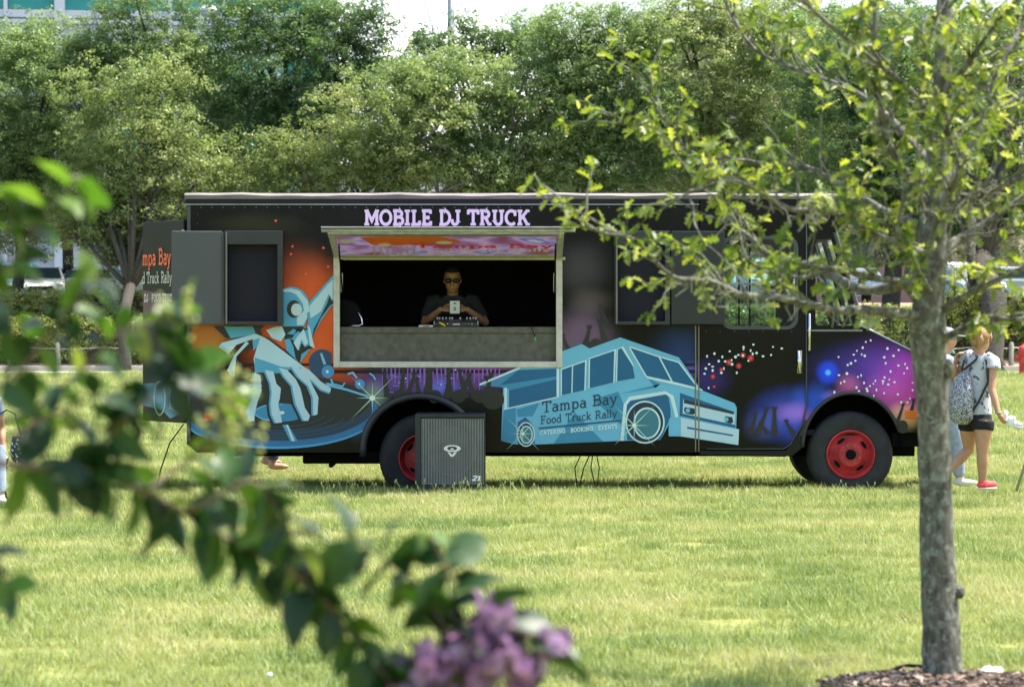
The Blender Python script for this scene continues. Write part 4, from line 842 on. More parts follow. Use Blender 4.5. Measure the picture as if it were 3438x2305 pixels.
sdecal('badge_ring', [X(s8, ellp(1283, 886, 58, 23, 24)), X(s8, [(1258, 932), (1306, 932), (1282, 958)])], (40, 44, 42), lg, 1)
sdecal('badge_core', [X(s8, ellp(1283, 894, 22, 10, 16))], (206, 208, 200), lg, 2)
W21 = textlen('21', .05)
lettering('lettering', '21', lambda u, v, off: Vector((sx(1583+u*24/W21*1.25+v*5), DS+.005-off, sz(1613-v*17))), .24, (206, 208, 200), sub, .05)
MB().tube([(sx(1630), DS+.3, .0), (sx(1660), DS+.1, -.03), (sx(1760), DS+.5, -.04)], .006, 6).build('cable', M_DARK, sub)

# ------------------------------------------------------------------ things on the counter
CT = tz(1097)
mx_ = thing('dj_mixer', 'small black mixer with pale knobs on the counter before the man', 'mixer', (tx(1532), Y0+.28, CT))
x0, x1 = tx(1457), tx(1608)
MB().hexa([(x0, Y0+.12, CT), (x1, Y0+.12, CT), (x1, Y0+.12, CT+.05), (x0, Y0+.12, CT+.05)], [(x0, Y0+.42, CT), (x1, Y0+.42, CT), (x1, Y0+.42, CT+.085), (x0, Y0+.42, CT+.085)]).build('case', mat('mixer case', (.03, .032, .035), .4, var=.1), mx_, bevel=.006)
M_KNOB = mat('pale knob', (.7, .7, .68), .4, var=.05)
for i, px in enumerate((1466, 1473, 1484, 1495, 1508, 1516, 1543, 1566, 1577, 1588, 1596)):
    MB().lathe([(.009, 0), (.009, .022), (0, .024)], (tx(px), Y0+.36-(i % 3)*.02, CT+.075), 'z', 10).build('knob', M_KNOB, mx_, smooth=True)
for i, px in enumerate((1480, 1490, 1502, 1560, 1572, 1584)):
    MB().lathe([(.006, 0), (.006, -.012), (0, -.012)], (tx(px), Y0+.12, CT+.03), 'y', 8).build('button', [mat('button red', (.5, .06, .05), .4, var=0), mat('button green', (.2, .35, .25), .4, var=0), M_KNOB][i % 3], mx_)
MB().box(tx(1519), tx(1543), Y0+.116, Y0+.12, CT+.02, CT+.032).build('badge_strip', M_KNOB, mx_)
for x in (1457, 1604): MB().tube([(tx(x), Y0+.115, CT+.01), (tx(x), Y0+.09, CT+.02), (tx(x), Y0+.09, CT+.055), (tx(x), Y0+.13, CT+.07)], .006, 6).build('side_handle', M_STEEL, mx_)
o = MB().tube([(tx(1474), Y0+.1, CT+.045), (tx(1484), Y0+.09, CT+.03), (tx(1495), Y0+.085, CT+.006)], [.01, .013, .008], 8).build('marker_pen', mat('yellow plastic', (.75, .5, .02), .4, var=.05), smooth=True, loc=(tx(1484), Y0+.09, CT)); tag(o, 'yellow pen lying against the front of the mixer', 'pen')
bk = thing('booklet', 'thin white booklet with red print lying left of the mixer', 'booklet', (tx(1429), Y0+.2, CT))
MB().box(tx(1405), tx(1453), Y0+.09, Y0+.3, CT, CT+.018).build('pages', M_WHITE, bk, bevel=.002)
MB().box(tx(1420), tx(1440), Y0+.087, Y0+.09, CT+.004, CT+.013).build('cover_print', mat('red print', (.5, .08, .05), .5, var=0), bk)
cs = thing('padded_case', 'rounded black padded case with chrome tube handle at the counter end', 'case', (tx(1180), Y0+.3, CT))
mb = MB(); n = 12; pr = []
for i in range(n+1):
    a = math.pi*.5*i/n; pr.append((tx(1140)+.22*math.sin(a)**.8, CT+.02+.26*math.cos(a)**.7))
pr = [(tx(1140), CT)]+[(x, z) for x, z in pr]+[(tx(1140)+.235, CT)]
mb.plate([(p[0], p[1]) for p in pr], [], Y0+.1, .36); mb.build('shell', mat('padded vinyl', (.006, .006, .007), .8, var=.2, spec=.1), cs, bevel=.02)
MB().tube([(tx(1165), Y0+.085, CT+.012), (tx(1205), Y0+.08, CT+.012), (tx(1216), Y0+.08, CT+.03), (tx(1212), Y0+.08, CT+.09), (tx(1200), Y0+.085, CT+.155)], .008, 8).build('handle', M_CHROME, cs, smooth=True)
hl = thing('cable_with_plug', 'thin dark cable with green tip hanging over the counter front', 'cable', (tx(1785), Y0+.05, CT))
MB().tube([(tx(1745), Y0+.3, CT+.008), (tx(1775), Y0+.12, CT+.03), (tx(1783), Y0+.035, CT+.004), (tx(1790), Y0+.03, CT-.05), (tx(1797), Y0+.03, CT-.1)], .004, 6).build('cord', M_DARK, hl)
MB().tube([(tx(1797), Y0+.03, CT-.1), (tx(1798), Y0+.03, CT-.14)], [.008, .006], 8).build('plug', mat('green plastic', (.05, .45, .12), .4, var=0), hl)

# ------------------------------------------------------------------ people
def hand(mb, w, d, nrm, side, curl=.6, sc=1.0):
    """w wrist, d finger direction, nrm palm normal; five fingers bent towards the palm"""
    w, d, nrm = Vector(w), Vector(d).normalized(), Vector(nrm).normalized(); s = d.cross(nrm).normalized()*side
    M = Matrix((s, d, nrm)).transposed()
    mb.ell(w+d*.045*sc, (.04*sc, .052*sc, .017*sc), 12, 8, M)
    for k, (off, ln) in enumerate(((-.03, .07), (-.01, .08), (.01, .075), (.029, .058))):
        p = w+d*.085*sc+s*off*sc; pts = [w+d*.05*sc+s*off*sc*.9, p]; a = 0
        for j in range(3):
            a += curl*(.8+.25*j); p = p+(d*math.cos(a)+nrm*math.sin(a))*ln*sc*(.42 if j == 0 else .32); pts.append(p)
        mb.tube(pts, [.0095*sc, .0095*sc, .009*sc, .0085*sc, .007*sc], 8)
    t0 = w+d*.025*sc-s*.03*sc
    mb.tube([w+d*.02*sc-s*.015*sc, t0, t0-s*.022*sc+d*.028*sc+nrm*.012*sc, t0-s*.018*sc+d*.052*sc+nrm*.03*sc], [.014*sc, .0125*sc, .0105*sc, .008*sc], 8)
def head(mb, c, yaw, pitch=0, h=.235):
    """c = head centre; shaped skull, jaw, nose, ears"""
    M = Matrix.Rotation(yaw, 3, 'Z') @ Matrix.Rotation(pitch, 3, 'X'); c = Vector(c)     # local -Y is the face
    q = lambda x, y, z: c+M @ Vector((x, y, z))*(h/.235)
    k = h/.235
    mb.ell(q(0, .012, .03), (.076*k, .094*k, .088*k), 16, 10, M); mb.ell(q(0, -.02, -.035), (.066*k, .07*k, .084*k), 14, 9, M); mb.ell(q(0, -.05, -.088), (.032*k, .03*k, .026*k), 10, 7, M)
    mb.ell(q(0, -.098, -.012), (.013*k, .018*k, .026*k), 8, 6, M); mb.ell(q(0, -.1, -.024), (.017*k, .014*k, .011*k), 8, 6, M)
    mb.ell(q(0, -.086, -.054), (.024*k, .012*k, .008*k), 8, 5, M); mb.ell(q(0, -.084, .022), (.05*k, .014*k, .01*k), 10, 5, M)
    for sgn in (-1, 1): mb.ell(q(sgn*.077, .01, -.008), (.009*k, .02*k, .031*k), 8, 7, M)
    return q, M
def tubep(mb, pts, r, n=12):
    mb.tube(pts, r, n)
    mb.ell(pts[0], (r[0],)*3, 10, 6); mb.ell(pts[-1], (r[-1],)*3, 10, 6)
def skin(name, col): return mat(name, col, .5, var=.08, scale=20)

# --- the man in the serving window, looking down at a phone
DJD = 30.78
q_ = lambda px, py, dy=0: S(px, py, DJD+dy)
dj = thing('person', 'person with sunglasses and black polo shirt looking at a phone in the truck', 'person', (q_(1520, 1092).x, DJD+.05, FLZ))
M_SK1 = skin('warm brown skin', (.42, .22, .11))
mb = MB(); hc = q_(1519, 940, .0)
hq, HM = head(mb, hc, 0, .2, .262)
neck = q_(1520, 1000, .06); chest = q_(1520, 1040, .09)
mb.tube([hc+Vector((0, .03, -.06)), neck, chest], [.058, .06, .075], 12)
waist = Vector((chest.x, DJD+.14, FLZ+.95)); hips = Vector((chest.x, DJD+.12, FLZ+.85))
shl, shr = q_(1452, 1012, .06), q_(1590, 1012, .06)
mb.loft([(hips, .16, .1, 0), (waist, .155, .1, 0), (Vector((chest.x, DJD+.1, chest.z-.12)), .18, .11, 0), (chest, .19, .11, 0), (Vector((chest.x, DJD+.07, shl.z+.02)), .15, .07, 0)])
ell_, elr = q_(1425, 1083, -.05), q_(1630, 1083, -.05); wrl, wrr = q_(1482, 1036, -.25), q_(1566, 1036, -.25)
for a, b, c in ((shl, ell_, wrl), (shr, elr, wrr)):
    mb.tube([a+Vector((0, 0, -.01)), a.lerp(b, .5), b, b.lerp(c, .35), c], [.055, .048, .042, .041, .029], 12)
hand(mb, wrl, (.85, -.1, -.05), (.1, -.55, .5), 1, .45, 1.1); hand(mb, wrr, (-.85, -.1, -.05), (-.1, -.55, .5), -1, .45, 1.1)
for sgn in (-1, 1):
    h = hips+Vector((sgn*.09, 0, 0)); tubep(mb, [h, h+Vector((sgn*.02, 0, -.42)), Vector((h.x+sgn*.03, h.y+.02, FLZ+.06))], [.085, .06, .042])
    mb.ell((h.x+sgn*.03, h.y-.05, FLZ+.03), (.045, .12, .03), 10, 6)
mb.build('body', M_SK1, dj, remesh=.009)
mb = MB()
mb.loft([(hips+Vector((0, 0, -.05)), .175, .115, 0), (waist, .175, .12, 0), (Vector((chest.x, DJD+.1, chest.z-.12)), .2, .13, 0), (chest, .215, .125, 0), (Vector((chest.x, DJD+.07, shl.z+.03)), .18, .085, 0), (Vector((chest.x, DJD+.06, shl.z+.065)), .09, .07, 0)])
for a, b in ((shl, ell_), (shr, elr)): mb.tube([a.lerp(neck, .35), a+Vector((0, 0, .0)), a.lerp(b, .45), a.lerp(b, .78)], [.07, .078, .07, .07], 12)
mb.build('polo_shirt', mat('black polo cotton', (.022, .024, .024), .9, var=.2, scale=12), dj, remesh=.012)
mb = MB()
for sgn in (-1, 1): mb.add([neck+Vector((sgn*.012, -.075, .005)), neck+Vector((sgn*.075, -.05, .03)), neck+Vector((sgn*.08, -.06, -.02)), neck+Vector((sgn*.045, -.09, -.045))], [(0, 1, 2, 3)])
o = mb.build('collar', mat('collar cotton', (.035, .04, .04), .8, var=.1), dj); o.modifiers.new('th', 'SOLIDIFY').thickness = .006
mb = MB()
for sgn in (-1, 1): mb.ell(hq(sgn*.036, -.098, .012), (.039, .013, .024), 12, 7, HM)
mb.tube([hq(-.02, -.105, .018), hq(.02, -.105, .018)], .006, 6)
for sgn in (-1, 1): mb.tube([hq(sgn*.066, -.085, .016), hq(sgn*.082, .0, .01)], .005, 6)
mb.build('sunglasses', mat('black lens', (.004, .004, .005), .12, var=0), dj, smooth=True)
mb = MB(); mb.ell(hq(0, .016, .034), (.087, .107, .1), 18, 12, HM)
me_ = mb; keep = []
M_HAIR1 = mat('cropped dark hair', (.02, .017, .014), .9, var=.3, scale=60)
mb.f = [f for f in mb.f if sum((HM.transposed() @ (Vector(mb.v[i])-Vector(hc))).z for i in f)/4 > .088 or sum((HM.transposed() @ (Vector(mb.v[i])-Vector(hc))).y for i in f)/4 > .045]
mb.build('hair', M_HAIR1, dj, smooth=True)
mb = MB()
for sgn in (-1, 1): 
    h = hips+Vector((sgn*.09, 0, .02)); mb.tube([h, h+Vector((sgn*.02, 0, -.42)), Vector((h.x+sgn*.03, h.y+.02, FLZ+.07))], [.11, .085, .075], 12)
mb.build('trousers', mat('dark trousers', (.02, .02, .025), .9, var=.1), dj, remesh=.014)
ph = thing('phone', 'white phone held up in both hands by the man in the truck', 'phone', q_(1528, 1040, -.33))
pc = q_(1527, 1030, -.325); up = Vector((0, .25, 1)).normalized(); nn = Vector((0, -1, .25)).normalized(); rt = Vector((1, 0, 0))
def pquad(w, h0, h1, off): return [pc+rt*-w+up*h0+nn*off, pc+rt*w+up*h0+nn*off, pc+rt*w+up*h1+nn*off, pc+rt*-w+up*h1+nn*off]
MB().hexa(pquad(.05, -.07, .065, .004), pquad(.05, -.07, .065, -.006)).build('shell', mat('white phone shell', (.8, .82, .74), .35, var=0), ph, bevel=.004)
MB().add(pquad(.012, .03, .042, .0045), [(0, 1, 2, 3)]).build('lens', M_DARK, ph); MB().add(pquad(.012, -.04, .0, .0047), [(0, 1, 2, 3)]).build('sticker', mat('green sticker', (.2, .45, .12), .5, var=0), ph)

# --- the woman walking past the nose of the truck
DWM = 28.75
w_ = lambda px, py, dy=0: S(px, py, DWM+dy)
M_SK2 = skin('tanned skin', (.5, .27, .155)); wy = -math.radians(-52)      # faces right and away
wo = thing('person', 'woman in grey patterned top and black shorts walking behind the oak trunk', 'person', (w_(3285, 1400).x, DWM, 0))
wo['label'] = 'person in grey patterned top, black shorts and coral shoes walking right of the trunk'
fw = Vector((.78, .62, 0)).normalized(); rg = Vector((fw.y, -fw.x, 0))
yaw = math.atan2(fw.x, -fw.y)     # rotates local -Y on to fw
mb = MB(); hc = w_(3296, 1140, .0); hq, HM = head(mb, hc, yaw+.25, .08, .232)
neck = w_(3286, 1180, .0); shR = w_(3335, 1214, -.1); shL = w_(3238, 1200, .16); chest = w_(3283, 1225, .03)
mb.tube([hc+Vector((-.01, 0, -.05)), neck, chest], [.05, .05, .06], 12)
hip = w_(3278, 1405, .03); ty = math.atan2(rg.y, rg.x)
mb.loft([(hip-Vector((0, 0, .05)), .155, .11, ty), (hip+Vector((0, 0, .06)), .15, .11, ty), (w_(3280, 1330, .03), .125, .09, ty), (w_(3282, 1250, .03), .145, .095, ty), (w_(3284, 1208, .02), .145, .075, ty), (neck, .06, .05, ty)])
elR = w_(3330, 1305, -.17); wrR = w_(3352, 1388, -.25); mb.tube([shR, shR.lerp(elR, .5), elR, elR.lerp(wrR, .4), wrR], [.048, .042, .036, .036, .025], 12)
hand(mb, wrR, (.5, -.1, -.75), (.6, .3, .3), 1, .55)
elL = w_(3212, 1290, .2); wrL = w_(3205, 1225, .1); mb.tube([shL, shL.lerp(elL, .5), elL, wrL], [.046, .042, .036, .025], 12); hand(mb, wrL, (.2, 0, .9), (.6, -.3, 0), -1, .6)
hR = w_(3302, 1412, -.05); kR = w_(3298, 1520, -.08); aR = w_(3299, 1618, -.06)
mb.tube([hR, hR.lerp(kR, .5), kR, kR.lerp(aR, .3), aR], [.098, .08, .056, .056, .036], 14)
hL = w_(3252, 1412, .1); kL = w_(3252, 1508, .16); aL = w_(3188, 1578, .1)
mb.tube([hL, hL.lerp(kL, .5), kL, kL.lerp(aL, .35), aL], [.098, .08, .056, .056, .036], 14)
foot = lambda mb, a, d, r=1.0, dz=.0: mb.ell(Vector(a)+Vector(d)*.06+Vector((0, 0, -.03+dz)), (.045*r, .125*r, .036*r), 14, 8, Matrix.Rotation(math.atan2(-d[0], d[1]), 3, 'Z'))
foot(mb, aR, (fw.x, fw.y, 0), .9); mb.ell(aL+Vector((-.02, 0, -.05)), (.04, .05, .1), 10, 7)
mb.build('body', M_SK2, wo, remesh=.009)
def print_mat(name, base, spot, sc, lo, hi):
    m = bpy.data.materials.new(name); m.use_nodes = True; N = m.node_tree.nodes; L = m.node_tree.links; b = N['Principled BSDF']; b.inputs['Roughness'].default_value = .85
    tc = N.new('ShaderNodeTexCoord'); nz = N.new('ShaderNodeTexNoise'); nz.inputs['Scale'].default_value = sc; nz.inputs['Detail'].default_value = 2
    r = ramp(N, [(lo, spot), (hi, base)]); L.new(tc.outputs['Object'], nz.inputs['Vector']); L.new(nz.outputs[0], r.inputs[0]); L.new(r.outputs[0], b.inputs['Base Color']); return m
M_TOP = print_mat('pale top with dark marks', (.5, .52, .57), (.1, .1, .13), 19, .35, .4)
mb = MB(); mb.loft([(w_(3279, 1392, .03), .165, .125, ty), (w_(3280, 1330, .03), .145, .11, ty), (w_(3282, 1250, .03), .16, .112, ty), (w_(3284, 1208, .02), .165, .092, ty), (w_(3286, 1190, .01), .09, .075, ty)])
mb.tube([shR.lerp(neck, .5)+Vector((0, 0, .0)), shR, shR.lerp(elR, .28)], [.06, .07, .078], 12); mb.tube([shL.lerp(neck, .5), shL, shL.lerp(elL, .3)], [.06, .066, .07], 12)
mb.build('top', M_TOP, wo, remesh=.012)
mb = MB(); mb.loft([(hip-Vector((0, 0, .05)), .172, .128, ty), (w_(3278, 1400, .03), .168, .126, ty), (w_(3279, 1380, .03), .155, .116, ty)])
mb.tube([hR, hR.lerp(kR, .2), hR.lerp(kR, .3)], [.108, .106, .102], 14); mb.tube([hL, hL.lerp(kL, .2), hL.lerp(kL, .3)], [.108, .104, .1], 14)
mb.build('shorts', mat('black shorts', (.012, .012, .014), .9, var=.1), wo, remesh=.012)
M_COR = mat('coral shoe', (.8, .06, .06), .5, var=.12, scale=20)
mb = MB(); mb.ell(aR+Vector(fw)*.06+Vector((0, 0, -.058)), (.05, .14, .016), 14, 6, Matrix.Rotation(math.atan2(-fw.x, fw.y), 3, 'Z')); mb.build('sole', mat('pale sole', (.75, .7, .68), .6, var=.05), wo, smooth=True)
mb = MB(); foot(mb, aR, (fw.x, fw.y, 0), 1.12, .004); mb.tube([aR+Vector((0, 0, -.04)), aR+Vector((0, 0, .02))], [.05, .042], 12); mb.build('shoe', M_COR, wo, remesh=.01)
mb = MB(); mb.ell(aL+Vector((-.04, 0, -.06)), (.05, .05, .11), 10, 7); mb.build('shoe', M_COR, wo, remesh=.01)
mb = MB(); mb.ell(hq(0, .02, .035), (.087, .104, .098), 18, 12, HM); mb.ell(hq(0, .1, -.005), (.07, .055, .08), 14, 9, HM); mb.ell(hq(-.01, .15, .05), (.05, .05, .05), 12, 8, HM)
rs = random.Random(5)
for k in range(16): 
    a = rs.uniform(-1, 1); mb.tube([hq(a*.05, .12, .05), hq(a*.09, .16+rs.uniform(0, .05), .05+rs.uniform(-.06, .07))], [.014, .003], 6)
for sgn in (-1, 1): mb.tube([hq(sgn*.04, -.07, .09), hq(sgn*.08, -.04, .03), hq(sgn*.084, -.02, -.03)], [.02, .014, .006], 8)
mb.f = [f for f in mb.f if not (sum((HM.transposed() @ (Vector(mb.v[i])-hc)).y for i in f)/len(f) < -.05 and sum((HM.transposed() @ (Vector(mb.v[i])-hc)).z for i in f)/len(f) < .05)]
mb.build('hair', mat('blond hair', (.34, .19, .08), .5, var=.4, scale=40, bump=.4, bscale=120), wo, smooth=True)
mb = MB(); 
for sgn in (-1, 1): mb.ell(hq(sgn*.034, -.089, .006), (.013, .008, .007), 10, 6, HM)
mb.build('eyes', M_DARK, wo, smooth=True)
mb = MB(); mb.tube([wrR+Vector((-.03, 0, .01)), wrR+Vector((.03, 0, .012))], .008, 6); mb.lathe([(.03, -.008), (.034, 0), (.03, .008)], wrR+Vector((0, 0, .01)), 'z', 14); mb.build('bracelet', M_STEEL, wo)
# drawstring bag on her back
bp = thing('backpack', 'silver and black sequined drawstring backpack worn by the walker', 'backpack', w_(3232, 1400, -.02))
M_SEQ = print_mat('silver sequins', (.5, .52, .55), (.04, .04, .05), 75, .4, .6); M_SEQ.node_tree.nodes['Principled BSDF'].inputs['Roughness'].default_value = .3
bk_ = -fw; mb = MB()
cB = w_(3229, 1335, -.04); 
mb.loft([(cB+Vector((0, 0, -.255)), .07, .05, ty), (cB+Vector((0, 0, -.2)), .13, .085, ty), (cB+Vector((-.01, 0, -.08)), .145, .1, ty), (cB+Vector((0, 0, .08)), .13, .085, ty), (cB+Vector((.015, .02, .18)), .1, .06, ty), (cB+Vector((.03, .03, .25)), .05, .03, ty)])
mb.build('bag', M_SEQ, bp, remesh=.014)
M_STRAP = mat('black cord strap', (.03, .03, .035), .8, var=.1)
MB().tube([cB+Vector((.02, 0, .27)), w_(3268, 1215, -.1), w_(3290, 1192, -.05), w_(3312, 1210, -.12), w_(3318, 1280, -.16), w_(3285, 1350, -.13), cB+Vector((.07, -.08, -.15))], .012, 8).build('strap', M_STRAP, bp, smooth=True)
MB().tube([cB+Vector((.0, 0, .27)), w_(3240, 1200, .05), w_(3250, 1190, .1)], .01, 8).build('strap', M_STRAP, bp, smooth=True)
# crumpled white wrapper in her hand
rs = random.Random(9); mb = MB()
mb.ell(w_(3392, 1412, -.25), (.045, .04, .055), 12, 8, Matrix.Rotation(.8, 3, 'Y')); mb.ell(w_(3417, 1428, -.25), (.05, .035, .035), 12, 8); mb.ell(w_(3378, 1392, -.25), (.02, .02, .04), 8, 6); mb.ell(w_(3402, 1420, -.25), (.05, .03, .035), 8, 6)
mb.v = [tuple(Vector(v)+Vector((rs.uniform(-.01, .01), rs.uniform(-.01, .01), rs.uniform(-.01, .01)))) for v in mb.v]
o = mb.build('paper_wrapper', M_WHITE, smooth=False, loc=w_(3392, 1412, -.25)); tag(o, 'crumpled white paper wrapper in the hand of the walker with coral shoes', 'wrapper')

# --- simple full figures mostly hidden behind other things
def figure(label, X_, Y_, fw, cols, h=1.72, walk=.25, arm=None, extra=None, sit=False, z0=0.):
    t = thing('person', label, 'person', (X_, Y_, z0)); fw = Vector((fw[0], fw[1], 0)).normalized(); rg = Vector((fw.y, -fw.x, 0)); ty = math.atan2(rg.y, rg.x); k = h/1.72
    B = Vector((X_, Y_, z0)); at = lambda f, r, z: B+fw*f*k+rg*r*k+Vector((0, 0, z*k))
    dz = -.42 if sit else 0
    sk, sh, pt_, shoe, hair = cols; mb = MB(); hc = at(.03, 0, 1.6+dz); yaw = math.atan2(fw.x, -fw.y); hq, HM = head(mb, hc, yaw, .05, .235*k)
    mb.tube([hc+Vector((0, 0, -.05)), at(0, 0, 1.44+dz), at(0, 0, 1.3+dz)], [.055, .055, .07], 12)
    secs = [(.88, .15, .1), (1.0, .145, .1), (1.12, .145, .1), (1.3, .17, .11), (1.4, .16, .08)]
    mb.loft([(at(0, 0, z+dz), a*k, b*k, ty) for z, a, b in secs])
    shs = []
    for sg in (-1, 1):
        s_ = at(0, sg*.185, 1.37+dz); e = at(-.05, sg*.25, 1.1+dz); w = at(.1, sg*.24, .88+dz)
        if arm and arm[0] == sg: e = at(*arm[1]); w = at(*arm[2])
        mb.tube([s_, s_.lerp(e, .5), e, w], [.05, .044, .038, .027], 12); hand(mb, w, (w-e), fw, sg, .5); shs.append((s_, e))
    legs = []
    for sg in (-1, 1):
        hp = at(0, sg*.09, .9+dz)
        if sit: kn = at(.42, sg*.12, .5); an = at(.45, sg*.13, .08)
        else: kn = at(sg*walk*.5+.04, sg*.09, .48); an = at(sg*walk-.02, sg*.09, .08+(.04 if sg < 0 and walk else 0))
        mb.tube([hp, hp.lerp(kn, .5), kn, an], [.085, .075, .055, .036], 12); foot(mb, an, (fw.x, fw.y, 0), .9); legs.append((hp, kn, an))
    mb.build('body', sk, t, remesh=.012)
    mb = MB(); mb.loft([(at(0, 0, z+dz), a*k+.02, b*k+.02, ty) for z, a, b in secs[:-1]+[(1.42, .15, .075)]])
    for s_, e in shs: mb.tube([s_.lerp(at(0, 0, 1.4+dz), .4), s_, s_.lerp(e, .5)], [.06, .066, .064], 12)
    mb.build('shirt', sh, t, remesh=.014)
    mb = MB(); mb.loft([(at(0, 0, .84+dz), .165*k, .12*k, ty), (at(0, 0, 1.0+dz), .16*k, .115*k, ty)])
    for hp, kn, an in legs: mb.tube([hp, kn, an+Vector((0, 0, .04))], [.1, .075, .06], 12)
    mb.build('trousers', pt_, t, remesh=.014)
    for hp, kn, an in legs:
        mb = MB(); foot(mb, an, (fw.x, fw.y, 0), 1.05, .0); mb.tube([an+Vector((0, 0, -.03)), an+Vector((0, 0, .03))], [.05, .045], 10); mb.build('shoe', shoe, t, remesh=.012)
    mb = MB(); mb.ell(hq(0, .02, .04), (.083*k, .1*k, .092*k), 16, 10, HM); mb.f = [f for f in mb.f if (lambda c: c.z > .05 or c.y > .03)(HM.transposed() @ (sum((Vector(mb.v[i]) for i in f), Vector())/len(f)-hc))]; mb.build('hair', hair, t, smooth=True)
    return t, hq, HM, at
M_JEAN = mat('blue denim', (.05, .08, .16), .9, var=.2, scale=30); M_LJEAN = mat('faded light denim', (.3, .36, .46), .9, var=.15, scale=20)
M_GSHOE = mat('grey white sneaker', (.55, .54, .52), .6, var=.15); M_BHAIR = mat('brown hair', (.07, .04, .02), .6, var=.3, scale=30)
t, hq, HM, at = figure('person in grey cap and faded jeans mostly hidden behind the oak trunk', S(3172, 1600, 29.7).x, 29.7, (1, .05), (M_SK2, mat('grey tee', (.3, .33, .38), .9, var=.1), M_LJEAN, M_GSHOE, M_BHAIR), 1.57, .16, (1, (.12, .2, 1.1), (.1, .12, 1.3)))
mb = MB(); mb.ell(hq(0, .01, .05), (.085, .104, .08), 16, 8, HM); mb.ell(hq(0, -.13, .045), (.07, .07, .01), 14, 6, HM); mb.build('cap', mat('grey cap', (.25, .27, .31), .8, var=.1), t, smooth=True)
figure('person in dark jeans and sandals standing behind the rear of the truck', S(926, 1580, 33.1).x-.05, 33.1, (.9, -.3), (M_SK2, mat('plain red shirt', (.3, .05, .05), .9, var=.1), M_JEAN, mat('tan sandal', (.55, .3, .2), .6, var=.1), M_BHAIR), 1.68, .08)
# seated at the left edge, with a sequined bag, on a wire-legged chair
SX = S(-80, 1600, 27).x
t, hq, HM, at = figure('person in light jeans sitting at the left edge behind the leaves', SX, 27.0, (.35, -.9), (M_SK2, mat('slate cotton shirt', (.2, .24, .3), .9, var=.1), M_LJEAN, M_GSHOE, mat('light brown hair', (.3, .16, .07), .6, var=.3, scale=30)), 1.66, 0, None, None, True)
bag = MB(); bb = Vector((S(64, 1500, 26.8).x, 26.8, S(64, 1500, 26.8).z))
bag.loft([(bb+Vector((0, 0, -.14)), .05, .04, 0), (bb+Vector((0, 0, -.09)), .075, .06, 0), (bb, .08, .06, 0), (bb+Vector((-.01, 0, .1)), .05, .035, 0)])
bb_ = thing('sequin_handbag', 'black glittering sequined handbag hanging beside the seated person', 'handbag', bb-Vector((0, 0, .14)))
bag.build('pouch', print_mat('black sequins', (.03, .03, .04), (.6, .62, .65), 40, .38, .42), bb_, remesh=.012)
MB().tube([bb+Vector((.02, 0, .09)), bb+Vector((-.04, 0, .3)), bb+Vector((-.12, .05, .33)), at(.1, .2, .6)], .008, 6).build('strap', M_STRAP, bb_)
ch = thing('folding_chair', 'low folding chair with thin dark wire legs at the left edge', 'chair', (SX, 27.1, 0))
cb = lambda f, r, z: at(f, r, z)
MB().hexa([cb(-.2, -.24, .42), cb(.25, -.24, .42), cb(.25, .24, .42), cb(-.2, .24, .42)], [cb(-.2, -.24, .385), cb(.25, -.24, .385), cb(.25, .24, .385), cb(-.2, .24, .385)]).build('seat', mat('blue chair canvas', (.06, .1, .2), .9, var=.1), ch)
MB().hexa([cb(-.2, -.24, .5), cb(-.2, .24, .5), cb(-.32, .24, .9), cb(-.32, -.24, .9)], [cb(-.22, -.24, .5), cb(-.22, .24, .5), cb(-.34, .24, .9), cb(-.34, -.24, .9)]).build('backrest', MATS['blue chair canvas'], ch)
for r in (-.25, .25):
    MB().tube([cb(-.33, r, .9), cb(-.2, r, .42), cb(.28, r, -.06)], .009, 6).build('leg', M_DARK, ch); MB().tube([cb(.24, r, .42), cb(-.22, r, -.06), ], .009, 6).build('leg', M_DARK, ch)
MB().tube([cb(.28, -.25, -.03), cb(.28, .25, -.03)], .007, 6).build('crossbar', M_DARK, ch)

# ------------------------------------------------------------------ small things
b0 = S(3330, 2262, 13.75); mb = MB(); rs = random.Random(2)
mb.ell(b0+Vector((-.02, 0, .012)), (.035, .03, .022), 12, 7); mb.ell(b0+Vector((.025, .01, .01)), (.03, .03, .02), 12, 7)
mb.v = [tuple(Vector(v)+Vector((rs.uniform(-.006, .006), rs.uniform(-.006, .006), rs.uniform(-.006, .006)))) for v in mb.v]
tag(mb.build('crumpled_napkin', M_WHITE, loc=b0), 'crumpled white paper napkin on the grass right of the oak', 'napkin')
b0 = S(905, 2266, 13.6); tag(MB().lathe([(0, .012), (.011, .012), (.013, 0), (.011, -.006)], b0, 'z', 14).build('bottle_cap', mat('pale blue plastic', (.6, .72, .8), .3, var=0), smooth=True, loc=b0), 'tiny pale bottle cap in the near lawn', 'bottle cap')
# tripod stand whose foot shows at the right edge
ts = thing('tripod_stand', 'grey metal tripod leg slanting into the right edge', 'stand', S(3560, 1640, 27.6))
top = S(3560, 1200, 27.6); 
for p in (S(3412, 1648, 27.6), S(3640, 1660, 27.2), S(3600, 1630, 28.3)): MB().tube([top.lerp(p, .15), p], .014, 8).build('leg', M_STEEL, ts, smooth=True)
MB().tube([S(3560, 1600, 27.6), S(3560, 900, 27.6)], .02, 8).build('pole', M_STEEL, ts, smooth=True)
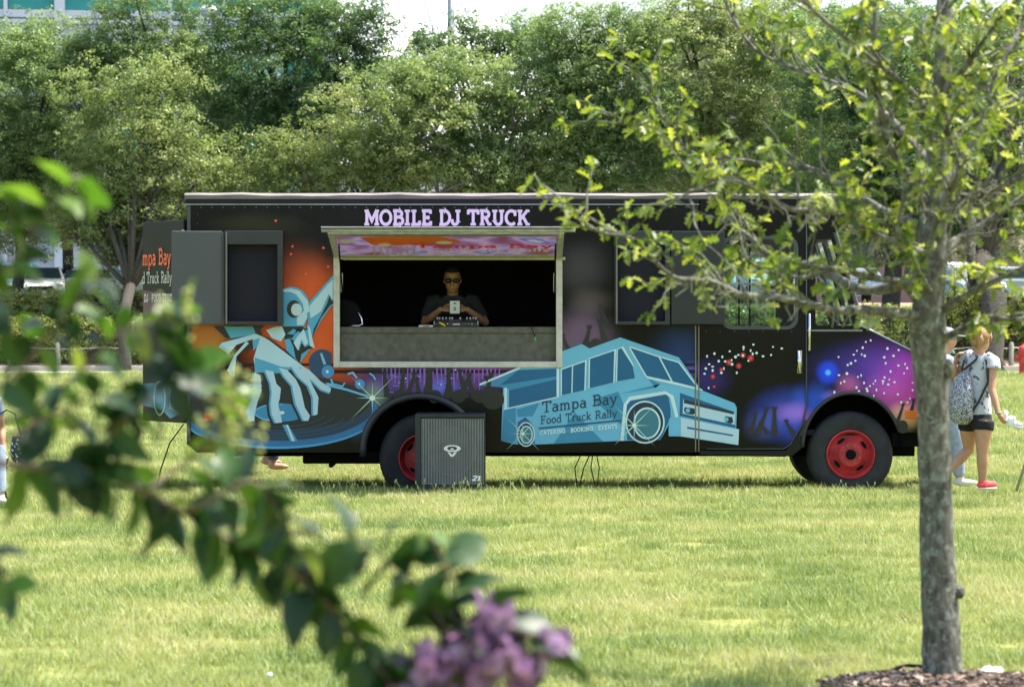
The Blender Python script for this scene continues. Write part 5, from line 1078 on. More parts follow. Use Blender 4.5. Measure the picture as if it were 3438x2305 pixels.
# hydrant at the far edge of the lawn
HD = 96.; hy = thing('fire_hydrant', 'red fire hydrant at the far edge of the lawn', 'hydrant', (S(3436, 1100, HD).x, HD, 0)); kx = S(3436, 1100, HD).x
M_HYD = mat('red hydrant paint', (.6, .05, .04), .45, var=.15)
hz = 1.15
MB().lathe([(.2, 0), (.2, .06), (.14, .07), (.14, hz*.55), (.17, hz*.57), (.17, hz*.62), (.15, hz*.64)], (kx, HD, 0), 'z', 20).build('barrel', M_HYD, hy, auto=40)
MB().lathe([(.17, 0), (.165, .1), (.12, .2), (.05, .24), (.05, .3), (0, .3)], (kx, HD, hz*.64), 'z', 20).build('bonnet', M_HYD, hy, auto=40)
for d, nm in (((-1, 0), 'outlet'), ((1, 0), 'outlet')):
    MB().tube([(kx, HD, hz*.5), (kx+d[0]*.25, HD, hz*.5)], .08, 12).build(nm, M_HYD, hy)
MB().tube([(kx, HD, hz*.42), (kx, HD-.27, hz*.42)], .1, 12).build('outlet', M_HYD, hy)
# green bin beside the nose of the truck
GB = 31.6; gx = S(3098, 1200, GB).x+.28; gb = thing('wheeled_bin', 'dark green wheeled bin beyond the nose of the truck', 'bin', (gx, GB, -.05)); M_BIN = mat('green bin plastic', (.01, .12, .09), .45, var=.1)
gx = S(3136, 1200, GB).x; mb = MB()
GZ = S(0, 1165, GB).z
MB().hexa([(gx-.14, GB-.22, -.02), (gx+.14, GB-.22, -.02), (gx+.14, GB+.22, -.02), (gx-.14, GB+.22, -.02)], [(gx-.18, GB-.28, GZ-.08), (gx+.18, GB-.28, GZ-.08), (gx+.18, GB+.28, GZ-.08), (gx-.18, GB+.28, GZ-.08)]).build('tub', M_BIN, gb, bevel=.02)
MB().hexa([(gx-.19, GB-.3, GZ-.075), (gx+.19, GB-.3, GZ-.075), (gx+.19, GB+.3, GZ-.075), (gx-.19, GB+.3, GZ-.075)], [(gx-.16, GB-.26, GZ), (gx+.16, GB-.26, GZ), (gx+.16, GB+.26, GZ), (gx-.16, GB+.26, GZ)]).build('lid', M_BIN, gb, bevel=.02)
# ------------------------------------------------------------------ young oak in the right foreground
def lobed_leaf(nl=3, L_=.08, w=.024, bend=.25):
    """lobed oak leaf lying along +Y, one thin mesh"""
    out = [(0, 0)]; 
    prof = [(.06, .12), (.2, .35), (.3, .9), (.38, .45), (.48, .4), (.58, 1.0), (.66, .5), (.74, .42), (.83, .75), (.9, .4), (1, .02)]
    mid = [(t, bend*t*t*.35) for t, _ in prof]
    vs = [(0, 0, 0)]; fs = []
    for (t, k) in prof:
        z = -bend*L_*t*t*.5
        vs += [(-w*k, L_*t, z+.012*k), (0, L_*t, z), (w*k, L_*t, z+.012*k)]
    fs = [(0, 2, 1), (0, 3, 2)]
    for i in range(len(prof)-1):
        a = 1+3*i; fs += [(a, a+1, a+4, a+3), (a+1, a+2, a+5, a+4)]
    return vs, fs
M_OAKL = leaf_mat('oak leaf', [(0, (.055, .1, .025)), (.3, (.1, .16, .035)), (.5, (.165, .235, .055)), (.8, (.265, .315, .065)), (1, (.36, .4, .25))], trans=.5, rough=.42, tcol=(1.6, 1.5, .5))
M_OAKL_S = leaf_mat('oak leaf single', [(0, (.055, .1, .025)), (.3, (.1, .16, .035)), (.5, (.165, .235, .055)), (.8, (.265, .315, .065)), (1, (.36, .4, .25))], trans=.5, rough=.42, tcol=(1.6, 1.5, .5), island=False)
def bark_mat(name, a, b, c, lich):
    m = bpy.data.materials.new(name); m.use_nodes = True; N = m.node_tree.nodes; L = m.node_tree.links; bs = N['Principled BSDF']; bs.inputs['Roughness'].default_value = .9; bs.inputs['Specular IOR Level'].default_value = .2
    tc = N.new('ShaderNodeTexCoord'); mp = N.new('ShaderNodeMapping'); mp.inputs['Scale'].default_value = (1, 1, .35)
    nz = N.new('ShaderNodeTexNoise'); nz.inputs['Scale'].default_value = 34; nz.inputs['Detail'].default_value = 6
    n2 = N.new('ShaderNodeTexNoise'); n2.inputs['Scale'].default_value = 24; n2.inputs['Detail'].default_value = 6; n2.inputs['Roughness'].default_value = .7
    r = ramp(N, [(.32, a), (.5, b), (.68, c)]); r2 = ramp(N, [(.5, (0, 0, 0)), (.62, (1, 1, 1))])
    mx = N.new('ShaderNodeMix'); mx.data_type = 'RGBA'; mx.inputs[7].default_value = (*lich, 1)
    L.new(tc.outputs['Object'], mp.inputs[0]); L.new(mp.outputs[0], nz.inputs['Vector']); L.new(tc.outputs['Object'], n2.inputs['Vector'])
    L.new(nz.outputs[0], r.inputs[0]); L.new(n2.outputs[0], r2.inputs[0]); L.new(r2.outputs[0], mx.inputs[0]); L.new(r.outputs[0], mx.inputs[6]); L.new(mx.outputs[2], bs.inputs['Base Color'])
    bp = N.new('ShaderNodeBump'); bp.inputs['Strength'].default_value = .9; bp.inputs['Distance'].default_value = .012; L.new(nz.outputs[0], bp.inputs['Height']); L.new(bp.outputs[0], bs.inputs['Normal'])
    return m
M_BARK = bark_mat('lichened oak bark', (.06, .056, .046), (.12, .113, .092), (.18, .17, .138), (.25, .265, .22))
OD = 13.65; OB = S(3165, 2272, OD)
oak = thing('oak_tree', 'young oak with lichened grey trunk and sparse yellow green leaves in the right foreground', 'tree', (OB.x, OD, 0))
O_ = lambda px, py, dy=0: S(px, py, OD+dy)
tr = [(3172, 2300, 82), (3166, 2262, 70), (3160, 2180, 64), (3152, 2000, 61), (3148, 1800, 57), (3140, 1600, 54), (3132, 1400, 52), (3125, 1250, 56), (3118, 1120, 62), (3118, 1000, 52), (3125, 860, 52), (3135, 700, 46), (3148, 520, 38), (3160, 330, 33), (3168, 120, 27), (3172, -60, 24), (3165, -300, 22), (3170, -560, 10)]
mb = MB(); vs = []; n = 20; ro = random.Random(6)
fine = []
for (a, b) in zip(tr, tr[1:]):
    for k in range(4): fine.append(tuple(a[j]+(b[j]-a[j])*k/4 for j in range(3)))
fine.append(tr[-1])
for (px, py, r) in fine:
    c = O_(px, py); rr_ = r*OD/FPX
    for k in range(n):
        a = 2*math.pi*k/n; q = rr_*(1+.05*math.sin(3*a+py*.01)+.03*math.sin(7*a+py*.031)+ro.uniform(-.025, .025)); vs.append((c.x+q*math.cos(a), c.y+q*math.sin(a), c.z))
m_ = len(fine); mb.add(vs, [(i*n+k, i*n+(k+1) % n, (i+1)*n+(k+1) % n, (i+1)*n+k) for i in range(m_-1) for k in range(n)])
for (px, py, r) in ((3222, 1985, .022), (3178, 1240, .03), (3075, 1090, .03)): mb.ell(O_(px, py, -.02), (r*1.1, r*1.3, r*1.5), 10, 7)
mb.build('trunk', M_BARK, oak, smooth=True)
limbs = [  # (points px,py,dy), start radius px, end radius px
 ([(3095,1060,-.02),(2917,1045,-.3),(2798,1052,-.45),(2602,996,-.6),(2489,985,-.65),(2391,958,-.7),(2265,910,-.75),(2110,816,-.8),(2005,772,-.82),(1880,690,-.85)], 26, 4),
 ([(3090,1015,.02),(3022,961,-.1),(2905,925,-.2),(2812,891,-.25),(2700,930,-.3),(2560,900,-.4),(2480,840,-.5)], 24, 4),
 ([(3110,690,.0),(3051,617,-.15),(2995,491,-.3),(2952,393,-.35),(2938,210,-.4),(2945,70,-.4),(2930,-120,-.4)], 26, 8),
 ([(3100,930,.1),(2900,960,.3),(2720,905,.5),(2630,905,.6),(2531,800,.7),(2475,744,.75),(2426,674,.8),(2321,519,.85),(2216,463,.9),(2110,435,.9),(2040,380,.9)], 26, 4),
 ([(3090,760,.0),(2980,700,.25),(2868,645,.4),(2700,580,.5),(2588,568,.55),(2461,547,.6),(2300,490,.65),(2180,330,.7),(2130,240,.7)], 22, 4),
 ([(3130,560,.0),(3040,430,.3),(2880,300,.6),(2700,240,.8),(2540,160,.9),(2450,40,.95),(2400,-80,1)], 22, 5),
 ([(3150,420,-.02),(3060,300,-.3),(2900,160,-.6),(2760,60,-.8),(2640,-60,-.9)], 20, 5),
 ([(3105,850,-.05),(2950,780,-.4),(2780,720,-.7),(2640,690,-.8),(2480,620,-.9),(2330,640,-.95),(2230,700,-1)], 20, 4),
 ([(3150,1150,.0),(3210,1115,-.1),(3300,1088,-.2),(3438,1074,-.3),(3600,1030,-.4)], 22, 8),
 ([(3160,1050,.0),(3210,1005,-.1),(3303,961,-.2),(3437,905,-.3),(3600,850,-.4)], 24, 8),
 ([(3160,860,.0),(3200,815,.1),(3275,758,.2),(3437,651,.3),(3600,560,.4)], 26, 8),
 ([(3165,740,.0),(3230,690,-.15),(3330,630,-.3),(3438,610,-.4),(3620,520,-.5)], 24, 8),
 ([(3160,640,.0),(3230,520,.1),(3275,421,.15),(3373,203,.2),(3450,80,.25),(3520,-60,.3)], 24, 8),
 ([(3120,980,-.05),(3060,900,-.35),(3010,800,-.6),(3050,680,-.75),(3100,560,-.8)], 18, 5),
 ([(3130,800,-.05),(3180,690,-.35),(3200,560,-.55),(3170,420,-.65),(3150,300,-.7)], 18, 5),
 ([(3140,600,-.03),(3110,470,-.3),(3080,330,-.5),(3120,180,-.6),(3150,40,-.65)], 16, 5),
 ([(3165,330,0),(3260,200,-.3),(3380,60,-.5),(3500,-80,-.7)], 18, 6),
 ([(3160,500,.05),(3260,420,.5),(3380,330,.9),(3520,240,1.2)], 18, 5),
]
twig_leaf = []   # (branch idx, position, direction, scale)
ro = random.Random(21); branches = []
for bi, (pts, r0, r1) in enumerate(limbs):
    P_ = [O_(*p) for p in pts]; mm = len(P_)
    for i in range(1, mm-1): P_[i] = P_[i]+Vector((ro.uniform(-.02, .02), ro.uniform(-.04, .04), ro.uniform(-.025, .025)))
    # smooth
    Q = []
    for i in range(mm-1):
        a = P_[max(i-1, 0)]; b = P_[i]; c = P_[i+1]; d = P_[min(i+2, mm-1)]
        for k in range(5):
            t = k/5; Q.append(.5*((2*b)+(c-a)*t+(2*a-5*b+4*c-d)*t*t+(3*b-a-3*c+d)*t**3))
    Q.append(P_[-1]); nq = len(Q); s = OD/FPX
    rad = [(r0+(r1-r0)*(i/(nq-1))**.8)*s*.7*ro.uniform(.85, 1.18) for i in range(nq)]
    mb = MB(); mb.tube(Q, rad, 9)
    ln = sum((Q[i+1]-Q[i]).length for i in range(nq-1)); nt = int(ln*(19 if pts[-1][0] > 2700 else 15))
    for j in range(nt):
        f = .16+.84*(j+ro.random())/nt; i = min(int(f*(nq-1)), nq-2); p = Q[i]; tdir = (Q[i+1]-Q[i]).normalized()
        d = (tdir*.8+Vector((ro.uniform(-1, 1), ro.uniform(-1, 1), ro.uniform(-.5, .9)))).normalized(); tl = ro.uniform(.12, .42)*(1.1-.3*f)
        tp = [p]; 
        for k in range(4):
            d = (d+Vector((ro.uniform(-.4, .4), ro.uniform(-.4, .4), ro.uniform(-.25, .35)))).normalized(); tp.append(tp[-1]+d*tl/4)
        mb.tube(tp, [rad[i]*.5, .0055, .004, .003, .002], 5)
        if ro.random() < .12: continue
        for k in range(ro.randint(6, 13)):
            g = ro.uniform(.3, 1.0) if k > 3 else 1.0; ii = min(int(g*4), 3); q = tp[ii].lerp(tp[ii+1], g*4-ii if g < 1 else 1)
            ld = (d*.5+Vector((ro.uniform(-1, 1), ro.uniform(-1, 1), ro.uniform(-1.25, .35)))).normalized()
            twig_leaf.append((bi, q, ld, ro.uniform(.55, 1.05)))
    br = mb.build('branch', M_BARK, oak, smooth=True); branches.append(br)
    # a little grey moss in the crotches
    if bi in (0, 2, 3, 7, 10, 11, 12):
        ms = MB()
        for k in range(70):
            i = ro.randint(int(nq*.08), int(nq*.6)); a = Q[i]+Vector((ro.uniform(-.03, .03), ro.uniform(-.05, .05), ro.uniform(-.03, .03)))
            e = a+Vector((ro.uniform(-.07, .07), ro.uniform(-.05, .05), ro.uniform(-.09, .03))); ms.tube([a, a.lerp(e, .5)+Vector((ro.uniform(-.02, .02), 0, ro.uniform(-.02, .02))), e], .0022, 4)
        tag(ms.build('ball_moss', mat('grey moss', (.3, .29, .23), .95, var=.2), br), kind='stuff')
lv, lf = lobed_leaf(); lme = bpy.data.meshes.new('leaf'); lme.from_pydata(lv, [], lf); lme.materials.append(M_OAKL_S)
lme.polygons.foreach_set('use_smooth', [True]*len(lme.polygons))
def leaf_rot(d, roll):
    d = d.normalized(); q = d.to_track_quat('Y', 'Z'); return (q.to_matrix() @ Matrix.Rotation(roll, 3, 'Y'))
def inframe(p): px = p.x/p.y*FPX+CX; py = HOR-(p.z-EYE)/p.y*FPX; return -10 < px < 3448 and -10 < py < 2315
order = sorted([i for i, t in enumerate(twig_leaf) if inframe(t[1])], key=lambda i: -twig_leaf[i][3]/twig_leaf[i][1].y); single = set(order[:300])
V = []; F = []; lva = np.array(lv)
for i, (bi, p, d, sc) in enumerate(twig_leaf):
    R = leaf_rot(d, ro.uniform(-1.2, 1.2))
    if i in single:
        o = bpy.data.objects.new('leaf', lme); SC.collection.objects.link(o); o.parent = branches[bi]; o.location = p-wloc(branches[bi]); o.rotation_euler = R.to_euler(); o.scale = (sc,)*3
    else:
        b = len(V); W_ = (lva*sc) @ np.array(R).T+np.array(p); V += [tuple(x) for x in W_]; F += [tuple(k+b for k in f) for f in lf]
mb = MB(); mb.v = V; mb.f = F; org = wloc(oak); me = bpy.data.meshes.new('foliage'); me.from_pydata([tuple(Vector(v)-org) for v in V], [], F); tag(mkobj('foliage', me, M_OAKL, oak), kind='stuff')
# mulch ring and a drip hose round the foot
rs = random.Random(14); V = []; F = []
for i in range(2600):
    a = rs.uniform(0, 6.283); q = .58*math.sqrt(rs.random()); x = 1.98+q*math.cos(a); y = 13.45+q*math.sin(a)*.9; z = -.035+.035*(1-(q/.58)**2)+rs.uniform(0, .022)
    c = Vector((x, y, z)); R = Euler((rs.uniform(-.5, .5), rs.uniform(-.5, .5), rs.uniform(0, 6.28))).to_matrix(); l, w, h = rs.uniform(.012, .045), rs.uniform(.005, .014), rs.uniform(.002, .006)
    b = len(V)
    for sx_, sy_, sz_ in ((-1,-1,-1),(1,-1,-1),(1,1,-1),(-1,1,-1),(-1,-1,1),(1,-1,1),(1,1,1),(-1,1,1)): V.append(tuple(c+R @ Vector((sx_*l, sy_*w, sz_*h))))
    F += [tuple(b+k for k in f) for f in ((0,3,2,1),(4,5,6,7),(0,1,5,4),(1,2,6,5),(2,3,7,6),(3,0,4,7))]
me = bpy.data.meshes.new('mulch'); me.from_pydata(V, [], F)
M_MULCH = leaf_mat('bark mulch', [(0, (.03, .02, .015)), (.4, (.1, .065, .045)), (.75, (.2, .14, .1)), (1, (.4, .32, .26))], trans=0, rough=.9)
tag(mkobj('mulch', me, M_MULCH), 'brown bark mulch heaped round the foot of the young oak', 'mulch', kind='stuff')
mb = MB(); mb.lathe([(.0, .0), (.35, -.018), (.62, -.075)], (1.98, 13.45, 0.0), 'z', 30); tag(mb.build('mulch_bed', mat('mulch soil', (.06, .045, .035), .95, var=.3, scale=30)), 'dark soil bed under the mulch', kind='structure')
o = MB().tube([S(p[0], p[1], p[2]) for p in ((3100, 2236, 13.9), (3050, 2232, 13.95), (3010, 2240, 13.9), (2975, 2262, 13.75), (2900, 2290, 13.5), (2840, 2310, 13.3))], .009, 8).build('drip_hose', M_DARK, smooth=True, loc=S(3010, 2262, 13.8)); tag(o, 'black drip hose curling out of the mulch beside the oak', 'hose')

# ------------------------------------------------------------------ crape myrtle branches in the left foreground
FD = 5.0
cm = thing('crape_myrtle', 'out of focus crape myrtle with glossy leaves and pink blossom in the left foreground', 'shrub', (-1.9, 5.1, -.05))
G_ = lambda u, v, dy=0: S(u*1.46986, v*1.46986, FD+dy)
M_CMB = mat('smooth tan bark', (.16, .11, .07), .7, var=.2, scale=20)
def cleaf(L_=.085, w=.024, fold=.25, curl=.3):
    prof = [(.03, .1), (.15, .62), (.32, .95), (.5, 1), (.68, .82), (.84, .5), (.94, .22), (1, .02)]
    vs = [(0, 0, 0)]; fs = [(0, 2, 1), (0, 3, 2)]
    for i_, (t, k) in enumerate(prof): z = -curl*L_*t*t; e_ = .004*math.sin(i_*2.1); vs += [(-w*k+.12*w*math.sin(t*3), L_*t, z+fold*w*k+e_), (.12*w*math.sin(t*3), L_*t, z), (w*k+.12*w*math.sin(t*3), L_*t, z+fold*w*k-e_)]
    for i in range(len(prof)-1): a = 1+3*i; fs += [(a, a+1, a+4, a+3), (a+1, a+2, a+5, a+4)]
    return vs, fs
M_CML = leaf_mat('crape myrtle leaf', [(0, (.012, .034, .014)), (.5, (.02, .055, .016)), (.8, (.04, .095, .018)), (1, (.1, .17, .025))], trans=.2, rough=.45, spec=.4, tcol=(1.7, 1.9, .5), island=False)
M_CMY = leaf_mat('young crape myrtle leaf', [(0, (.06, .15, .02)), (.6, (.11, .22, .035)), (1, (.2, .24, .08))], trans=.45, rough=.35, tcol=(1.5, 1.4, .6), island=False)
cl = []
for k, (a, b, c) in enumerate(((.25, .3, 0), (.5, .5, 0), (.1, .15, 1), (.35, .6, 1))):
    v, f = cleaf(.095, .027, a, b); me = bpy.data.meshes.new('leaf'); me.from_pydata(v, [], f); me.materials.append(M_CMY if c else M_CML); me.polygons.foreach_set('use_smooth', [True]*len(f)); cl.append(me)
rc = random.Random(33)
def cbranch(pts, r0, nleaf, lsc=1.0, young=.2, gap=0.0, spread=1.0, droop=.5):
    P_ = [G_(*p) for p in pts]; Q = []; mm = len(P_)
    for i in range(mm-1):
        a = P_[max(i-1, 0)]; b = P_[i]; c = P_[i+1]; d = P_[min(i+2, mm-1)]
        for k in range(5): t = k/5; Q.append(.5*((2*b)+(c-a)*t+(2*a-5*b+4*c-d)*t*t+(3*b-a-3*c+d)*t**3))
    Q.append(P_[-1]); nq = len(Q)
    br = MB().tube(Q, [r0*.6*(1-.75*i/(nq-1)) for i in range(nq)], 8).build('branch', M_CMB, cm, smooth=True); o0 = wloc(br)
    nleaf = int(nleaf*1.45)
    for j in range(nleaf):
        f = gap+(1-gap)*(j+rc.random()*.8)/nleaf; i = min(int(f*(nq-1)), nq-2); p = Q[i].lerp(Q[i+1], rc.random()); t = (Q[i+1]-Q[i]).normalized()
        sg = 1 if j % 2 else -1; up = Vector((rc.uniform(-.5, .5), rc.uniform(-.9, .9), rc.uniform(-droop-.5, .9-droop)))*spread
        sd_ = t.cross(Vector((0, 1, 0))).normalized()*sg
        d = (t*.5+sd_*.8+up*.8).normalized()
        me = cl[rc.choice((2, 3)) if rc.random() < young else rc.choice((0, 1))]
        o = bpy.data.objects.new('leaf', me); SC.collection.objects.link(o); o.parent = br; o.location = p-o0; o.rotation_euler = leaf_rot(d, rc.uniform(-1.3, 1.3)).to_euler(); s = lsc*rc.uniform(.7, 1.15); o.scale = (s, s, s)
    return br
TB = cm.location
ends = [G_(-230, 860, .1), G_(-230, 920, .1), G_(-200, 1000), G_(-200, 1050), G_(-200, 1200, .1), G_(520, 1650, .05)]
mb = MB(); base = Vector((-1.9, 5.1, -.08)); fk = Vector((-1.85, 5.1, .55)); mb.tube([base, (-1.88, 5.1, .25), fk], [.045, .04, .036], 10)
for e in ends: mb.tube([fk, fk.lerp(e, .35)+Vector((-.08, .04, .0)), fk.lerp(e, .7)+Vector((-.03, .03, .0)), e], [.024, .019, .015, .011], 8)
mb.build('trunk', M_CMB, cm, smooth=True)
cbranch([(-230, 860, .1), (-60, 700), (40, 580), (120, 470), (185, 400)], .008, 16, .78, .3, .2)
cbranch([(-230, 920, .1), (-40, 900), (60, 830), (130, 740), (180, 690)], .008, 13, .72, .3, .2)
cbranch([(60, 830, 0), (150, 710), (235, 630)], .005, 5, .6, .7, .3)
cbranch([(-200, 1000, 0), (20, 960, .05), (150, 880, .05), (260, 770, .0), (350, 735), (420, 725)], .009, 18, .68, .6, .25)
cbranch([(-200, 1050, 0), (20, 1060), (150, 1075), (290, 1105), (420, 1170), (540, 1240), (640, 1290), (740, 1330)], .012, 34, .95, .1, .15)
cbranch([(160, 1075, 0), (230, 1010), (320, 930, -.05), (400, 870), (430, 800)], .007, 17, .85, .05, .1)
cbranch([(330, 1120, 0), (420, 1060, .05), (480, 1010), (520, 940), (540, 890)], .007, 9, .55, .75, .2)
cbranch([(420, 1170, 0), (500, 1130, -.1), (580, 1100, -.1), (640, 1180, -.1), (690, 1270, -.1)], .007, 15, .88, .12, .1)
cbranch([(640, 1290, 0), (740, 1370), (800, 1450), (870, 1530), (920, 1600)], .009, 17, .95, .06, .0)
cbranch([(520, 1650, .05), (800, 1640, .05), (960, 1560), (1020, 1440), (1030, 1330), (990, 1230)], .009, 15, 1.05, .0, .25)
cbranch([(1020, 1440, 0), (950, 1330), (870, 1270), (780, 1215)], .006, 8, 1.05, .0, .2)
cbranch([(1020, 1450, 0), (1100, 1400), (1180, 1440), (1230, 1500)], .006, 8, 1.0, .0, .1)
cbranch([(-230, 780, .1), (-60, 640), (20, 530), (50, 450)], .007, 7, .75, .3, .3)
cbranch([(-200, 1120, 0), (0, 1010), (110, 950), (220, 905), (300, 900)], .008, 8, .65, .25, .3)
cbranch([(-200, 1200, .1), (-60, 1240), (0, 1290), (30, 1340)], .009, 5, .7, .5, .5)
# pale green seed clusters, glinting
def pods(u, v, dy, ru, rv, n):
    b = None; mb = MB()
    for i in range(n):
        p = G_(u+rc.gauss(0, ru), v+rc.gauss(0, rv), dy+rc.uniform(-.04, .04)); s = rc.uniform(.0035, .006); mb.ell(p, (s, s, s*1.1), 8, 6)
        mb.tube([p, p+Vector((rc.uniform(-.01, .01), 0, -.015))], .001, 4)
    return tag(mb.build('seed_pods', mat('yellow green pods', (.34, .36, .08), .3, var=.2, spec=.5), cm, smooth=True), kind='stuff')
pods(530, 930, .05, 28, 55, 70); pods(500, 1010, .05, 40, 40, 40); pods(420, 700, 0, 25, 20, 16)
# blossom
def blossom_mesh():
    mb = MB(); 
    for k in range(6):
        a = k*1.047; d = Vector((math.cos(a), math.sin(a), .25)); s = Vector((-math.sin(a), math.cos(a), 0)); vs = []; fs = []
        for i in range(4):
            for j in range(4):
                u = i/3; w = (j/3-.5)*.022*(.25+1.1*u); vs.append(d*(.004+.018*u)+s*w+Vector((0, 0, rc.uniform(-.004, .004)+.004*math.sin(j*2+i))))
        fs = [(i*4+j, i*4+j+1, i*4+j+5, i*4+j+4) for i in range(3) for j in range(3)]; mb.add(vs, fs)
    mb.ell((0, 0, .003), (.004, .004, .004), 6, 4); return mb
M_BLOS = leaf_mat('lilac pink petals', [(0, (.27, .13, .27)), (.5, (.38, .21, .38)), (1, (.5, .33, .49))], trans=.2, rough=.8, spec=.2, tcol=(1.1, 1.0, 1.1), island=False)
bme = [blossom_mesh().mesh('blossom', smooth=True) for _ in range(3)]
for m_ in bme: m_.materials.append(M_BLOS)
stem = MB().tube([G_(900, 1640), G_(1010, 1540), G_(1120, 1480), G_(1220, 1450), G_(1290, 1440)], [.006, .005, .004, .003, .002], 8).build('flower_cluster', M_CMB, cm, smooth=True); o0 = wloc(stem)
for (u, v, ru, rv, n) in ((990, 1500, 55, 45, 34), (1090, 1470, 75, 55, 54), (1140, 1400, 40, 35, 20), (1180, 1520, 50, 40, 26), (960, 1580, 50, 40, 18), (1060, 1570, 60, 30, 18), (1270, 1450, 25, 30, 9)):
    for i in range(int(n*1.5)):
        p = G_(u+rc.gauss(0, ru*.55), v+10+rc.gauss(0, rv*.55), rc.uniform(-.07, .07)); o = bpy.data.objects.new('blossom', rc.choice(bme)); SC.collection.objects.link(o); o.parent = stem; o.location = p-o0
        o.rotation_euler = (rc.uniform(0, 6.28), rc.uniform(0, 6.28), rc.uniform(0, 6.28)); s = rc.uniform(.45, .85); o.scale = (s, s, s)
# ------------------------------------------------------------------ live oaks beyond the lawn
def oak_leaf(name, a, b, c, d):
    a, b, c, d = [tuple(1.18*x for x in q) for q in (a, b, c, d)]
    return leaf_mat(name, [(0, a), (.35, b), (.7, c), (1, d)], trans=.5, rough=.42, spec=.5, tcol=(1.35, 1.35, .75), world_scale=.35)
M_LIVE = oak_leaf('live oak leaves', (.075, .125, .055), (.13, .2, .085), (.205, .275, .12), (.35, .4, .23))
M_LIVE2 = oak_leaf('olive live oak leaves', (.095, .14, .06), (.165, .225, .092), (.25, .3, .135), (.39, .42, .25))
M_LIVE3 = oak_leaf('deep green oak leaves', (.055, .105, .052), (.095, .165, .075), (.15, .23, .1), (.27, .33, .19))
M_TRUNKB = bark_mat('dark live oak bark', (.022, .019, .016), (.05, .044, .036), (.09, .078, .065), (.1, .1, .082))
def leaf_cloud(rng, centers, rad, per, size):
    """centers Nx3, rad N: returns rhombic leaves through small clumps"""
    N_ = len(centers); tot = N_*per
    c = np.repeat(centers, per, 0); r = np.repeat(rad, per)[:, None]
    d = rng.normal(size=(tot, 3)); d /= np.linalg.norm(d, axis=1)[:, None]+1e-9
    p = c+d*r*(rng.uniform(.1, 1, (tot, 1))**.55)*np.array([1.15, 1.15, .75])
    nrm = d*.45+rng.normal(size=(tot, 3))*.6+np.array([0, 0, .6]); nrm /= np.linalg.norm(nrm, axis=1)[:, None]+1e-9
    a = np.cross(nrm, rng.normal(size=(tot, 3))); a /= np.linalg.norm(a, axis=1)[:, None]+1e-9; b = np.cross(nrm, a)
    L_ = size*rng.uniform(.6, 1.35, (tot, 1)); w = L_*.42
    v = np.stack([p-a*L_, p-b*w, p+a*L_, p+b*w], 1).reshape(-1, 3)
    f = np.arange(tot*4).reshape(-1, 4); return v, f
TREES = []
def live_oak(label, px, D, base_py, lobes, m, seed, dens=1.0, trunk_r=.24, size=.062, z0=None, cdy=0):
    """lobes: (px, py, rpx, rpy) ellipses of the crown as seen; depth follows the width"""
    rng = np.random.default_rng(seed); ro = random.Random(seed); k = D/FPX
    B = S(px, base_py, D); bz = z0 if z0 is not None else B.z
    t = thing('live_oak', label, 'tree', (B.x, D, bz), 'live oaks beyond the lawn')
    C = []; R = []
    for (lx, ly, rx, ry) in lobes:
        c = np.array(S(lx, ly, D+cdy)); a, h = rx*k*1.1, ry*k*1.1; n = int(13*dens*a*h)+10
        d = rng.normal(size=(n, 3)); d /= np.linalg.norm(d, axis=1)[:, None]; d[:, 1] = np.where(d[:, 1] > .35, -d[:, 1], d[:, 1])
        bc = c+d*(rng.uniform(.05, 1.12, (n, 1))**.5)*np.array([a, min(a, h)*.8, h])       # boughs
        for q in range(n):
            st = rng.normal(size=3)*np.array([1, 1, .55]); st /= np.linalg.norm(st)+1e-9; m2 = rng.integers(5, 12); rb = rng.uniform(.3, .85)
            o_ = rng.normal(size=(m2, 3))*rb*.42*np.array([1, 1, .6])+st*rng.uniform(-1, 1, (m2, 1))*rb; C.append(bc[q]+o_); R.append(rng.uniform(.13, .36, m2))
    C = np.concatenate(C); R = np.concatenate(R)
    v, f = leaf_cloud(rng, C, R, 24, size)
    me = np_mesh('crown', v-np.array(t.location), f, 4); mkobj('crown', me, m, t)
    # sparse sprigs breaking the outline
    mb = MB(); top = min(l[1] for l in lobes); cz = S(px, np.mean([l[1] for l in lobes]), D).z
    r0 = trunk_r; fork = Vector((B.x+ro.uniform(-.2, .2), D+cdy*.55, bz+(cz-bz)*.5))
    mb.tube([(B.x, D, bz-.15), (B.x+ro.uniform(-.08, .08), D, bz+.3), B.lerp(fork, .5)*1.0 if 0 else (B.x+ro.uniform(-.15, .15), D, bz+(fork.z-bz)*.6), fork], [r0*1.35, r0, r0*.9, r0*.85], 10)
    tr_ = mb.build('trunk', M_TRUNKB, t, smooth=True)
    mb = MB()
    for (lx, ly, rx, ry) in lobes:
        for q in range(2):
            e = S(lx+ro.uniform(-.6, .6)*rx, ly+ro.uniform(-.7, .4)*ry, D+cdy+ro.uniform(-.5, .5)*rx*k)
            m1 = fork.lerp(e, .4)+Vector((ro.uniform(-.3, .3), ro.uniform(-.3, .3), ro.uniform(.0, .5))); m2 = fork.lerp(e, .75)+Vector((ro.uniform(-.3, .3), ro.uniform(-.3, .3), ro.uniform(.0, .4)))
            mb.tube([fork+Vector((0, 0, -.1)), m1, m2, e], [r0*.55, r0*.36, r0*.22, .03], 7)
            for w in range(3):
                e2 = m2+Vector((ro.uniform(-1.4, 1.4), ro.uniform(-1.6, .4), ro.uniform(-.3, 1.2))); mb.tube([m2, m2.lerp(e2, .5)+Vector((0, 0, .15)), e2], [.05, .03, .012], 5)
    mb.build('limbs', M_TRUNKB, t, smooth=True); return t
